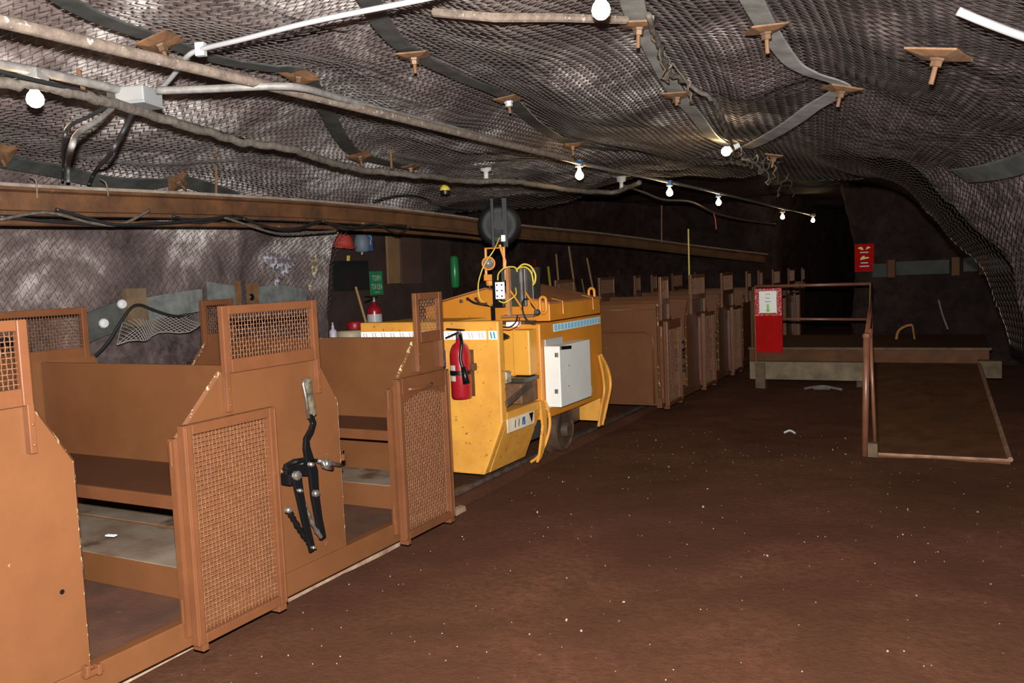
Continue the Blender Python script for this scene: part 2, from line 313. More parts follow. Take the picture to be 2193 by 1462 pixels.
# shotcrete face right of the dark tunnel
# ---------------------------------------------------------------- chain-link mesh pinned to the roof
def chain(name, u0, u1, y0, ylim, p, r, label, m=WIRE, off=0.0, sag=None, zmin=None):
    V = []; F = []; n = 0; us = np.arange(u0, u1, p)
    ref = surf(us, np.full(len(us), 6.0)); ye = ylim(us, ref[:, 0], ref[:, 2])
    ph = [(math.cos(a), math.sin(a)) for a in (1.57, 3.67, 5.76)]
    for i, u in enumerate(us):
        ys = np.arange(y0, ye[i], p/2)
        if len(ys) < 3: continue
        uu = u + (p*.5)*(1-2*((np.arange(len(ys))) % 2)); wz = r*1.1*(1-2*((np.arange(len(ys))//1) % 2))
        # loose weave: small wobble
        c = surf(uu, ys+.15*p*np.sin(u*37), off); e = surf(uu, ys, off+1)-surf(uu, ys, off)
        t = np.stack([0*ys, 0*ys+0, 0*ys], 1)
        a = np.cross(e, np.array([0, 1., 0])); a /= np.linalg.norm(a, axis=1)[:, None]
        c = c+e*wz[:, None]
        ring = np.stack([c+r*(a*cx_+e*sx_) for cx_, sx_ in ph], 1).reshape(-1, 3)
        V.append(ring); m_ = len(ys)
        k = np.arange(m_-1)*3+n
        for j in range(3):
            j2 = (j+1) % 3; F.append(np.stack([k+j, k+j2, k+3+j2, k+3+j], 1))
        n += m_*3
    V = np.concatenate(V); F = np.concatenate(F)
    me = bpy.data.meshes.new(name); me.vertices.add(len(V)); me.loops.add(F.size); me.polygons.add(len(F))
    b0 = V.mean(0); b0[2] = V[:, 2].min()
    me.vertices.foreach_set('co', (V-b0).ravel()); me.loops.foreach_set('vertex_index', F.ravel())
    me.polygons.foreach_set('loop_start', np.arange(len(F))*4); me.polygons.foreach_set('loop_total', np.full(len(F), 4)); me.update(calc_edges=True); me.materials.append(m)
    me.polygons.foreach_set('use_smooth', [True]*len(F))
    o = bpy.data.objects.new(name, me); sc.collection.objects.link(o); o.location = b0
    return tag(o, label, 'wire mesh')
UL = 1.30     # hem height on the left wall
UW = 2.35     # left wall / roof lap
chain('chain_link_mesh', UW-.1, ULEN-1.0, .35, lambda u, x, z: yend(u, x, z), .050, .0021, 'grey chain-link mesh hanging in pillows under the rock roof')
chain('chain_link_mesh', UL, UW+.05, 1.6, lambda u, x, z: 6.2+0*u, .058, .0019, 'chain-link mesh on the left rock wall below the rusty beam', off=.012)
# ---------------------------------------------------------------- steel straps and bolt plates
def uv_path(k, n=10): return spl(STRAPS[k], n)
def frame_at(u, y, off=0):
    p = surf(np.array(u), np.array(y), off); e = surf(np.array(u), np.array(y), off+1)-p
    return p, e/np.linalg.norm(e)
def strap(k, wid, label, m=GALV, name='steel_strap'):
    c = uv_path(k); P = []; Nn = []
    for u, y in c:
        p, e = frame_at(u, y, .016); P.append(p); Nn.append(e)
    P = np.array(P); Nn = np.array(Nn); T = np.gradient(P, axis=0); T /= np.linalg.norm(T, axis=1)[:, None]
    B = np.cross(T, Nn); B /= np.linalg.norm(B, axis=1)[:, None]
    n = len(P); V = []
    for a, hgt in ((-.5, 0), (-.44, .004), (.44, .004), (.5, 0), (.5, -.003), (-.5, -.003)): V.append(P+B*(a*wid)+Nn*hgt)
    V = np.stack(V, 1).reshape(-1, 3); k6 = 6
    F = [(i*k6+j, i*k6+(j+1) % k6, (i+1)*k6+(j+1) % k6, (i+1)*k6+j) for i in range(n-1) for j in range(k6)] + [tuple(range(6))[::-1], tuple(range((n-1)*6, n*6))]
    mb = MB(); mb.add(V, F); return one(name, mb, m, label, 'strap', 'steel roof straps', smooth=False)
G_S = 'steel roof straps'
strap(0, .095, 'dark steel roof strap from the top left corner, bending down past the long pipe')
strap(1, .095, 'dark steel roof strap crossing the middle of the mesh roof from the top edge')
strap(2, .10, 'grey steel roof strap running from the top edge to the sideways bulb', GALVL)
strap(3, .095, 'pale steel roof strap that zigzags down from the top right, ends at the sideways bulb', GALVL)
strap(4, .12, 'wide dark steel strap on the left wall just above the rusty beam')
strap(5, .13, 'blue-grey steel strap on the right shoulder of the mesh roof')
def bolt(uy, ang, size, label, tilt=(0, 0), white=False, off=.03, long=.055):
    p, e = frame_at(*uy, off); a = Vector(e); q = a.orthogonal().normalized(); q.rotate(Matrix.Rotation(0, 3, 'X'))
    e = np.array(e); x = np.cross(e, Y3); x /= np.linalg.norm(x); y = np.cross(e, x)
    t = math.radians(ang-28); h_ = 0; ex = x*math.cos(t)+y*math.sin(t); ey = -x*math.sin(t)+y*math.cos(t)
    e2 = e+ex*tilt[0]+ey*tilt[1]; e2 /= np.linalg.norm(e2); ex = ex-e2*(ex@e2); ex /= np.linalg.norm(ex); ey = np.cross(e2, ex)
    th = thing('bolt_plate', p, label, 'bolt plate', 'rusty rock-bolt plates'); h = size*.46
    m = MB(); V = [p+ex*(i*h)+ey*(j*h) for i, j in ((-1,-1),(1,-1),(1,1),(-1,1))]+[p+ex*(i*h*.45)+ey*(j*h*.45)+e2*.012 for i, j in ((-1,-1),(1,-1),(1,1),(-1,1))]
    V += [v-e2*.007 for v in V[:4]]
    m.add(V, [(0,1,5,4),(1,2,6,5),(2,3,7,6),(3,0,4,7),(4,5,6,7),(0,8,9,1),(1,9,10,2),(2,10,11,3),(3,11,8,0),(8,11,10,9)])
    m.build('plate', RUST, th)
    m = MB(); m.lathe([(.030, .008), (.026, .020), (.022, .022), (.022, .042)], p, e2, k=6); m.build('nut', WHITE if white else NUTM, th)
    m = MB(); m.tube([p+e2*.04, p+e2*(.04+long*.8)], .0095, 8); m.build('bolt', RUST, th)
bolt((4.351,2.597), 8, .165, 'rusty square bolt plate on the strap nearest the top left corner', (.25, .0))
bolt((4.391,3.421), 30, .155, 'rusty bolt plate on the strap just above the grey conduit bend', (0, .3))
bolt((5.012,3.554), 5, .16, 'rusty bolt plate at the upper kink of the middle roof strap', (0, -.1))
bolt((4.960,4.704), 20, .155, 'rusty bolt plate with a pale nut, middle of the central roof strap', (.1, 0), white=True)
bolt((4.618,6.514), 0, .15, 'small rusty bolt plate on the middle strap above the first blue-capped bulb')
bolt((3.391,5.165), 30, .15, 'rusty bolt plate tilted on the lower end of the left roof strap', (.2, .2))
bolt((3.354,5.873), 20, .13, 'small rusty bolt plate right of the lower end of the left roof strap')
bolt((6.158,3.604), 15, .175, 'rusty bolt plate beside the nearest lit bulb at the top edge', (0, -.1), long=.07)
bolt((6.064,4.824), 20, .16, 'orange rusty bolt plate halfway down the strap that leads to the hanging bulb', (.1, 0), long=.02)
bolt((6.667,3.806), 4, .165, 'rusty square bolt plate on the pale strap at the top right', (.2, 0), long=.075)
bolt((6.962,4.640), 0, .17, 'rusty bolt plate at the corner of the zigzag strap', long=.06)
bolt((7.377,3.528), 45, .20, 'rusty diamond-turned bolt plate alone on the mesh at the top right', long=.08)
bolt((2.532,4.176), -30, .17, 'orange rusty bolt plate on the wall strap above the rusty beam', (.3, .2))
bolt((2.650,2.875), 30, .17, 'rusty bolt plate cut by the left edge of the frame', (.2, 0))
bolt((6.455,6.441), 20, .14, 'small bolt plate behind the tied ropes beyond the hanging bulb')
mb = MB(); mb.tube([(-1.770,2.797,2.562), (-1.489,2.761,2.484), (-1.374,3.077,2.540), (-1.232,3.430,2.591)], .017, 8)
one('roof_bar', mb, PIPEM, 'pale dusty bar along the top edge that leads to the nearest bulb', 'bar')
# ---------------------------------------------------------------- pipes and cables under the roof
def cable(name, pts, r, m, label, cat='cable', group=None, n=8, wob=0, seed=0, k=8):
    P = spl(pts, n)
    if wob: r_ = np.random.RandomState(seed); P[1:-1] += r_.randn(len(P)-2, 3)*wob
    mb = MB(); mb.tube(P, r, k); return one(name, mb, m, label, cat, group, smooth=True)
cable('water_pipe', [(-2.647,1.545,2.410), (-2.618,1.639,2.400), (-2.613,2.200,2.400), (-2.600,3.016,2.400), (-2.600,3.614,2.400), (-2.601,4.630,2.400), (-2.569,5.920,2.400)], .0225, PIPEM, 'long dusty steel pipe running under the mesh roof from the top left corner', 'pipe')
cable('electrical_conduit', [(-3.027,1.784,2.380), (-3.033,1.884,2.380), (-3.026,2.010,2.380), (-3.039,2.218,2.380), (-3.058,2.404,2.380)], .018, CONDUIT, 'dusty conduit left of the grey junction box, carrying the leftmost bulb', 'conduit')
cable('electrical_conduit', [(-2.955,2.488,2.380), (-2.764,2.598,2.380), (-2.588,2.713,2.385), (-2.496,2.839,2.390), (-2.559,3.161,2.410), (-2.618,3.640,2.425), (-2.648,4.715,2.430), (-2.711,6.299,2.430), (-2.615,8.423,2.430), (-2.552,10.138,2.430), (-2.460,13.701,2.420), (-2.367,16.336,2.410)], .0165, CONDUIT, 'grey conduit right of the junction box, carrying the row of blue-capped bulbs', 'conduit')
cable('cable_bundle', [(-2.922,1.718,2.300), (-2.953,1.830,2.300), (-2.906,1.969,2.300), (-2.942,2.161,2.300), (-3.040,2.468,2.300), (-3.120,2.833,2.290), (-3.199,3.197,2.280), (-3.199,3.534,2.280), (-3.302,3.959,2.270), (-3.358,4.432,2.260), (-3.254,4.864,2.260), (-3.251,5.476,2.270), (-3.062,5.865,2.280), (-2.989,6.571,2.270), (-2.817,7.315,2.270), (-2.422,6.956,2.300)], .021, HOSE, 'lumpy dusty cable bundle sagging below the conduit', 'cable bundle', wob=.0035, seed=2)
cable('cable_bundle', [(-2.806,1.652,2.300), (-2.846,1.863,2.300), (-2.932,2.155,2.310), (-3.062,2.557,2.310), (-3.224,3.224,2.300)], .008, BLKRUB, 'thin black cable lying on top of the lumpy bundle', 'cable')
cable('white_cable', [(-3.038,2.502,2.390), (-3.005,2.555,2.410), (-2.810,2.477,2.440), (-2.655,2.389,2.450), (-2.560,2.374,2.460), (-2.336,2.369,2.460), (-1.992,2.382,2.470), (-1.594,2.435,2.480), (-1.483,2.434,2.480)], .010, CABW, 'white cable curving up from the junction box to the top edge')
mb = MB(); c_ = np.array((-2.560,2.374,2.460)); mb.obox(c_, (.035, .012, 0), (-.006, .02, 0), (0, 0, .05)); one('cable_clip', mb, CABW, 'small white clip on the bend of the white cable', 'clip')
cable('white_cable', [(-0.009,2.892,2.272), (0.061,2.951,2.242), (0.149,3.038,2.211), (0.232,3.123,2.187)], .013, CABW, 'white cable at the top right corner of the frame')
# junction box
c_ = np.array((-3.026,2.458,2.360)); th = thing('junction_box', c_, 'pale grey junction box where three conduits meet, left of centre', 'junction box')
vx = np.array([.95, .31, 0]); vy = np.array([-.31, .95, 0])
mb = MB(); mb.obox(c_, vx*.13, vy*.14, Z3*.062); mb.build('box', JBOX, th, bevel=.006)
mb = MB(); mb.obox(c_+Z3*-.036, vx*.14, vy*.15, Z3*.012); mb.build('lid', JBOX, th, bevel=.003)
mb = MB(); mb.obox(c_-vx*.10+Z3*.01, vx*.05, vy*.07, Z3*.05); mb.build('gland_block', DGREY, th)
mb = MB(); mb.lathe([(.012, 0), (.014, .015), (.008, .02)], c_-vx*.07-vy*.07-Z3*.045, k=10); mb.build('yellow_cap', YELC, th, label='small yellow wire cap')
for pts, r, lb in (([(-3.017,2.301,2.300), (-2.875,2.126,2.220), (-2.841,2.006,2.160), (-2.723,1.892,2.080), (-4.450,3.079,2.298), (-4.550,3.133,2.200)], .0075, 'thin black cable dropping left of the others behind the rusty beam'),
                   ([(-3.041,2.341,2.300), (-2.945,2.200,2.220), (-2.864,2.050,2.140), (-2.718,1.912,2.050), (-4.450,3.109,2.288), (-4.550,3.167,2.197)], .011, 'grey cable dropping between two black ones behind the rusty beam'),
                   ([(-3.045,2.438,2.300), (-3.034,2.369,2.200), (-3.155,2.388,2.120), (-4.500,3.314,2.272), (-4.600,3.333,2.198)], .010, 'black cable slanting down from the junction box to the rusty beam')):
    cable('drop_cable', pts, r, BLKRUB if 'grey' not in lb else CONDUIT, lb, 'cable', 'cables dropping from the junction box')
# ---------------------------------------------------------------- bulbs
def bulb(px, conduit, label, cap=True, r=.034, tilt=None, blue=True):
    c = np.array(px); ax = np.array([0, 0, 1.]) if tilt is None else np.array(tilt)/np.linalg.norm(tilt)
    th = thing('light_bulb', c, label, 'light bulb', 'lit bulbs under the roof')
    mb = MB(); mb.lathe([(.0005, -r), (r*.5, -r*.86), (r*.87, -r*.5), (r, 0), (r*.87, r*.5), (r*.55, r*.95), (r*.42, r*1.35)], c, ax, k=18); mb.build('glass', BULB, th, smooth=True)
    if cap:
        mb = MB(); mb.lathe([(r*.45, r*1.3), (r*.5, r*2.0), (.033, r*2.02), (.033, r*2.25), (.018, r*2.3), (.018, r*2.5)], c, ax, k=16); mb.build('socket', WHITE, th)
        if blue: mb = MB(); mb.obox(c+ax*(r*3.0), (.055, 0, 0), (0, .055, 0), (0, 0, .045)); mb.build('blue_box', BLUE, th, bevel=.003, label='blue junction cap')
        else: mb = MB(); mb.obox(c+ax*(r*2.9), (.07, .03, 0), (-.03, .07, 0), (0, 0, .04)); mb.build('fitting_box', CONDUIT, th, bevel=.003)
    return th
bulb((-3.047,2.015,2.280), 0, 'leftmost lit bulb, hanging from the conduit near the left edge', blue=False, r=.031)
bulb((-2.728,6.378,2.335), 0, 'lit bulb with blue cap, nearest of the row over the yellow locomotive')
bulb((-2.610,8.397,2.320), 0, 'lit bulb with blue cap, second of the row')
bulb((-2.573,10.209,2.320), 0, 'lit bulb with blue cap, third of the row')
bulb((-2.519,14.014,2.300), 0, 'lit bulb, fourth of the row, above the mouth of the dark tunnel', blue=False)
bulb((-2.315,15.754,2.300), 0, 'lit bulb farthest away, last of the row', blue=False)
th = bulb((-1.037,2.651,2.400), 0, 'nearest lit bulb, at the top edge of the frame', cap=False, r=.031)
c_ = np.array((-1.037,2.651,2.400)); mb = MB(); mb.lathe([(.014, .04), (.018, .045), (.018, .10)], c_, k=12); mb.build('socket', WHITE, th)
cb = np.array((-1.482,6.126,2.370)); th = bulb(cb, 0, 'lit bulb hanging sideways where two roof straps meet', cap=False, tilt=(.8, .25, .35))
ax = np.array([.8, .25, .35]); ax /= np.linalg.norm(ax); mb = MB(); mb.lathe([(.015, .04), (.02, .05), (.02, .10)], cb, ax, k=12); mb.build('socket', WHITE, th)
# insulators and hangers
def hanger(x, y0, y1, z, label, col=RUST, ins=True, body=WHITE, r=.008):
    top = np.array(z[0]); bot = np.array(z[1]); th = thing('cable_hanger', bot, label, 'hanger', 'hangers under the roof')
    mb = MB(); mb.tube([top, bot], r, 8); mb.build('rod', col, th)
    if ins:
        mb = MB(); mb.lathe([(.03, -.15), (.026, -.145), (.02, -.11), (.02, -.07), (.045, -.06), (.05, -.02), (.065, -.015), (.07, .0), (.03, .012)], bot, k=16); mb.build('insulator', body, th, smooth=True)
        mb = MB(); mb.obox(bot-Z3*.005, (.17, .03, 0), (-.01, .06, 0), (0, 0, .02)); mb.build('cross_arm', body, th)
hanger(0, 0, 0, ((-3.464,6.200,3.039), (-3.493,6.200,2.490)), 'white bell insulator hanging on a rusty rod above the locomotive')
hanger(0, 0, 0, ((-3.119,8.400,2.713), (-3.125,8.400,2.541)), 'greyish bell insulator on a short rod beyond the first blue-capped bulb', body=GREYB)
for a, b, lb in (((-4.500,4.248,2.503), (-4.500,4.220,2.185), 'rusty rod holding the rusty beam left of centre'), ((-3.730,5.200,2.554), (-3.729,5.200,2.377), 'short pale rod above the lumpy cable bundle'), ((-3.405,10.600,2.371), (-3.419,10.600,1.894), 'grey vertical rod behind the second blue-capped bulb'), ((-3.141,2.271,2.450), (-3.108,2.261,2.370), 'rusty strap hanger beside the leftmost bulb')):
    hanger(0, 0, 0, (a, b), lb, ins=False, r=.009)
th = thing('warning_lamp', (-4.155,6.600,2.351), 'small yellow lamp with a black base hanging over the rusty beam', 'lamp')
c_ = POS[th]; mb = MB(); mb.lathe([(.048, 0), (.045, .02), (.03, .045), (.008, .055)], c_, k=16); mb.build('dome', YELC, th, smooth=True)
mb = MB(); mb.lathe([(.022, -.04), (.045, -.035), (.045, -.002), (.04, .0)], c_, k=16); mb.build('base', BLACK, th)
# rope-tied cable on the right
cable('tied_cable', [(-1.092,3.303,2.556), (-1.209,3.782,2.565), (-1.286,4.164,2.540), (-1.287,4.467,2.527), (-1.205,4.619,2.469), (-1.205,4.858,2.426), (-1.300,5.424,2.371), (-1.501,6.503,2.384), (-1.416,6.621,2.344), (-1.382,6.954,2.294)], .012, HOSE, 'dusty cable tied along the roof from the top edge to the hanging bulb', wob=.006, seed=4)
cable('rope', [(-1.091,3.352,2.564), (-1.192,3.670,2.576), (-1.278,4.075,2.516), (-1.324,4.286,2.493), (-1.250,4.111,2.549), (-1.258,4.444,2.483), (-1.315,4.670,2.464), (-1.254,4.407,2.527)], .005, ROPE, 'frayed pale rope wound around the tied cable', 'rope', wob=.008, seed=8)
cable('rope', [(-1.356,6.034,2.374), (-1.485,6.858,2.328), (-1.325,6.443,2.368), (-1.415,6.932,2.273), (-1.278,6.557,2.351), (-1.374,7.030,2.204), (-1.240,6.730,2.286), (-1.528,8.285,2.205), (-1.186,6.841,2.228), (-1.437,8.570,2.188)], .006, ROPE, 'tangle of brown rope hanging right of the sideways bulb', 'rope', wob=.012, seed=9)
cable('sagging_cable', [(-1.377,6.930,2.309), (-1.364,7.177,2.191), (-1.358,7.900,2.270), (-1.205,8.200,2.246), (-1.000,8.500,2.284)], .010, BLKRUB, 'black cable sagging beyond the brown rope tangle')
cable('sagging_cable', [(-3.128,8.400,2.450), (-3.083,9.000,2.404), (-3.001,9.400,2.345), (-2.849,10.000,2.341), (-2.830,11.000,2.258), (-2.698,12.000,2.198), (-2.520,13.400,2.169)], .012, HOSE, 'dusty cable sagging below the row of bulbs')
cable('sagging_cable', [(-3.492,6.200,2.509), (-3.264,7.200,2.615), (-3.121,8.400,2.665), (-2.970,9.000,2.597), (-2.919,9.400,2.522)], .006, BLKRUB, 'thin black wire running from the white insulator past the first blue-capped bulb')
cable('red_ribbon', [(-2.842,11.000,2.253), (-2.820,11.000,2.167), (-2.811,11.000,2.034)], .010, RED, 'orange-red ribbon hanging from the sagging cable', 'ribbon', k=5)
# ---------------------------------------------------------------- rusty beam and what hangs on it
bp_ = [(-4.5, .3, 2.13), (-4.5, 2.6, 2.14), (-4.5, 4.2, 2.18), (-4.500,5.600,2.196), (-4.5, 7.2, 2.17), (-4.500,8.574,2.125), (-4.521,11.500,2.089), (-3.849,14.000,1.905), (-3.146,15.800,1.743)]
cp = spl(bp_, 6); th = thing('rusty_beam', cp[0], 'long rusty channel beam hung along the left wall above the train', 'beam')
def extr(mb, P, poly):     # poly: (x offset, z offset)
    k = len(poly); V = [(p[0]+a, p[1], p[2]+b) for p in P for a, b in poly]
    mb.add(V, [(i*k+j, i*k+(j+1) % k, (i+1)*k+(j+1) % k, (i+1)*k+j) for i in range(len(P)-1) for j in range(k)]+[tuple(range(k))[::-1], tuple(range((len(P)-1)*k, len(P)*k))])
mb = MB(); extr(mb, cp, [(-.05, -.155), (.03, -.155), (.03, -.135), (0, -.125), (0, -.03), (.03, -.02), (.03, 0), (-.05, 0)]); mb.build('channel', RUSTB, th)
mb = MB(); extr(mb, cp, [(-.052, 0.001), (.038, -.004), (.036, .014), (-.045, .026)]); mb.build('dust_covered_flange', RUSTD, th, label='pale dust-covered top flange')
mb = MB(); q = cp.copy()[:40]; q[:, 2] -= .172; q[:, 0] += .02
mb.tube(q[:30]+np.array([0, 0, -.024]), .018, 8); mb.build('lower_pipe', RUSTB, th, smooth=True)
for (a, b_) in ((6, 'wire wrapped around the beam'),):
    pass
loops = [([(-4.420,2.675,1.955), (-4.420,2.934,2.003), (-4.420,3.213,1.955), (-4.420,3.397,1.956), (-4.420,3.603,2.048)], HOSE, 'pale sagging cable loop under the left end of the rusty beam'),
 ([(-4.400,2.977,2.022), (-4.400,3.200,1.974), (-4.400,3.350,1.950), (-4.400,3.649,1.969), (-4.400,3.981,2.004), (-4.400,4.267,2.041)], BLKRUB, 'long flat black cable loop under the rusty beam'),
 ([(-4.440,2.688,1.974), (-4.440,2.998,1.956), (-4.440,3.412,1.952), (-4.440,3.900,1.986), (-4.440,4.178,2.015)], BLKRUB, 'lowest thin black cable under the left half of the rusty beam'),
 ([(-4.420,3.776,2.021), (-4.420,3.997,1.985), (-4.420,4.286,2.043), (-4.420,4.545,1.988), (-4.420,4.829,1.956), (-4.420,5.202,2.038)], BLKRUB, 'black cable with two sags under the middle of the rusty beam'),
 ([(-4.400,4.182,2.028), (-4.400,4.434,1.973), (-4.400,4.707,1.931), (-4.400,5.117,1.951), (-4.400,5.340,1.968)], HOSE, 'dusty cable drooping under the beam before the dark recess'),
 ([(-4.380,4.331,2.023), (-4.380,4.641,1.962), (-4.380,4.887,1.976), (-4.380,5.133,2.033), (-4.380,5.432,1.977), (-4.380,5.806,2.034), (-4.380,6.134,1.964), (-4.380,6.340,2.023)], BLKRUB, 'black cable looping under the beam as far as the brown board'),
 ([(-4.360,5.131,2.032), (-4.360,5.527,1.994), (-4.360,5.975,2.027), (-4.360,6.254,2.032)], BLKRUB, 'short black cable close under the beam above the blue sign')]
for pts, m_, lb in loops: cable('hanging_cable', pts, .009, m_, lb, 'cable', 'cables sagging under the rusty beam')
for i, (x, lb) in enumerate(((80, 'pale wire tie around the left end of the rusty beam'), (226, 'pale wire tie around the rusty beam right of the first'))):
    p0 = [(-4.450,2.894,2.172), (-4.450,3.322,2.192)][i]; p1 = [(-4.450,2.907,2.080), (-4.450,3.347,2.120)][i]
    cable('wire_tie', [np.array(p0)+[-.03, 0, .03], np.array(p0)+[.02, 0, 0], p1], .004, ROPE, lb, 'wire tie')
cable('hose', [(-4.700,6.248,2.272), (-4.700,6.614,2.345), (-4.700,7.006,2.361), (-4.700,7.337,2.296), (-4.700,7.888,2.266)], .013, BLKRUB, 'black hose lying over the rusty beam behind the yellow lamp', 'hose')
# ================================================================ people cars
XS = -2.80; XF = -4.50        # near and far side sheets
def make_car(y0, flip, label, near=True, doors=True):
    Lc = 4.70
    f = (lambda c: y0+Lc-c) if flip else (lambda c: y0+c)
    th = thing('mine_car', ((XS+XF)/2, y0+Lc/2, .02), label, 'rail car')
    def bx(mb, x0, x1, c0, c1, z0, z1):
        a, b = sorted((f(c0), f(c1))); mb.box(x0, x1, a, b, z0, z1)
    pan = [(.17, .68, None, .47), (1.09, 2.08, 1.337, 1.937), (2.54, 3.53, 2.785, 3.385), (4.02, 4.53, 4.23, None)]
    mb = MB(); bx(mb, XS-.045, XS+.012, .17, Lc-.17, .095, .205); bx(mb, XF-.012, XF+.045, .17, Lc-.17, .095, .205); mb.build('sill', BROWN, th, bevel=.004)
    mb = MB(); bx(mb, XF+.04, XS-.04, .19, Lc-.19, .165, .205); mb.build('floor_plate', GRIMY, th)
    for side, X, s in ((0, XS, 1), (1, XF, -1)):
        for c0, c1, m0, m1 in pan:
            q = [(c0, .2), (c1, .2)]
            q += [(c1, .955), (m1, 1.19)] if m1 else [(c1, 1.19)]
            q += [(m0, 1.19), (c0, .955)] if m0 else [(c0, 1.19)]
            poly = [(f(c), z) for c, z in q]
            mb = MB(); mb.prism(poly, 'x', X-.004 if s > 0 else X, X if s > 0 else X+.004)
            for (ca, za), (cb, zb) in zip(q[1:], q[2:]+q[:1]):      # folded edge
                pass
            po = mb.build('side_panel', BROWN, th)
            segs = list(zip(q, q[1:]+q[:1]))[1:]; half = [g for g in segs if not (g[0][1] == g[1][1] and g[0][1] > 1.1)]
            k_ = next(i for i, g in enumerate(segs) if g[0][1] == g[1][1] and g[0][1] > 1.1)
            for grp in (segs[:k_], segs[k_+1:]):
                pts_ = [grp[0][0]]+[g[1] for g in grp]; mb = MB(); mb.tube([(X-.012*s, f(c_), z_) for c_, z_ in pts_], .013, 4)
                mb.build('edge_angle', WORN, po)
            a, b = (m0 or .19), (m1 or 4.51); pl = 1.02
            fr = MB(); xo, xi = (X, X+.03*s) if s > 0 else (X+.03*s, X)
            x0_, x1_ = min(xo, xi), max(xo, xi); t = .036
            for c0_, c1_ in ((a, a+t), (b-t, b)): bx(fr, x0_, x1_, c0_, c1_, 1.185, 1.475)
            bx(fr, x0_, x1_, a+t, b-t, 1.437, 1.475); bx(fr, x0_, x1_, a+t, b-t, 1.185, 1.245)
            fo = fr.build('screen_frame', BROWN2, th, bevel=.004)
            for c_p in (a+.012, b-.012):
                mb = MB(); bx(mb, x0_, x1_, c_p-.012, c_p+.012, pl, 1.19)
                for z in (pl+.03, pl+.10):
                    mb.lathe([(.007, 0), (.006, .006), (.0, .007)], (x1_ if s > 0 else x0_, f(c_p), z), (s, 0, 0), k=6)
                mb.build('post', BROWN2, fo, bevel=.003)
            if near or side == 1:
                mb = MB(); woven(mb, (X+.013*s, f(a+t), 1.24), (0, -1 if flip else 1, 0), Z3, b-a-2*t, .20, .0175, .0020, np.array([1., 0, 0]), k=3)
                mb.build('wire_mesh', DWIRE, fo)
            else:
                mb = MB(); woven(mb, (X+.013*s, f(a+t), 1.24), (0, -1 if flip else 1, 0), Z3, b-a-2*t, .20, .03, .0022, np.array([1., 0, 0]), k=3); mb.build('wire_mesh', DWIRE, fo)
    for c0, c1 in ((.68, 1.09), (2.08, 2.54), (3.53, 4.02)):       # far side closed low doors
        mb = MB(); bx(mb, XF, XF+.006, c0, c1, .2, .95); mb.build('far_side_panel', BROWN, th)
    # benches, backs, raised toe boards
    for cb, sides in ((1.585, (-1, 1)), (3.085, (-1, 1)), (.19, (1,)), (4.51, (-1,))):
        ztop = 1.185 if cb in (1.585, 3.085) else 1.20
        mb = MB(); bx(mb, XF+.01, XS-.01, cb-.012, cb+.012, .60 if len(sides) == 2 else .12, ztop); bk = mb.build('backrest', BROWN, th, bevel=.004)
        if len(sides) == 1:
            sg = -1 if cb < 1 else 1; mb = MB(); cx_ = cb+sg*.015
            r_ = .10; xa, xb, za, zb = XF+.12, XS-.07, .14, .90
            pts = [(xa, f(cx_), za), (xa, f(cx_), zb-r_)]+[(xa+r_-r_*math.cos(t), f(cx_), zb-r_+r_*math.sin(t)) for t in np.linspace(.2, 1.5, 5)]+[(xb-r_+r_*math.sin(t), f(cx_), zb-r_+r_*math.cos(t)) for t in np.linspace(.1, 1.5, 5)]+[(xb, f(cx_), za)]
            mb.tube(pts, .010, 6); mb.tube([(XF+.02, f(cx_), 1.14), (XS-.02, f(cx_), 1.14)], .006, 6)
            mb.build('welded_rib', BROWN2, bk, smooth=True)
        for s in sides:
            d = .50 if len(sides) == 2 else .42
            mb = MB(); a, b = sorted((cb+s*.014, cb+s*d)); bx(mb, XF+.02, XS-.02, a, b, .672, .690)
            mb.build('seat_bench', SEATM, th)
            e0, e1 = sorted((cb+s*(d-.012), cb+s*(d+.006))); mb = MB(); bx(mb, XF+.02, XS-.02, e0, e1, .636, .694); mb.build('seat_edge', BROWN2, th, bevel=.003)
            e0, e1 = sorted((cb+s*.014, cb+s*(d-.08))); mb = MB(); bx(mb, XF+.03, XS-.03, e0, e1, .205, .345); bb = mb.build('toe_box', BROWN, th, bevel=.004)
            mb = MB(); bx(mb, XF+.03, XS-.03, e0, e1, .3455, .3485); mb.build('top_sheet', GREYFL, bb)
            if len(sides) == 1:
                pass
    # wheels
    for c in (.95, 3.75):
        for x in (-3.25, -3.95):
            mb = MB(); mb.lathe([(.15, -.02), (.15, .02), (.13, .045), (.13, .09), (.04, .09), (.04, .12)], (x+(-.03 if x > -3.5 else .03), f(c), .172), (1 if x < -3.5 else -1, 0, 0), k=24); mb.build('wheel', BLACK, th)
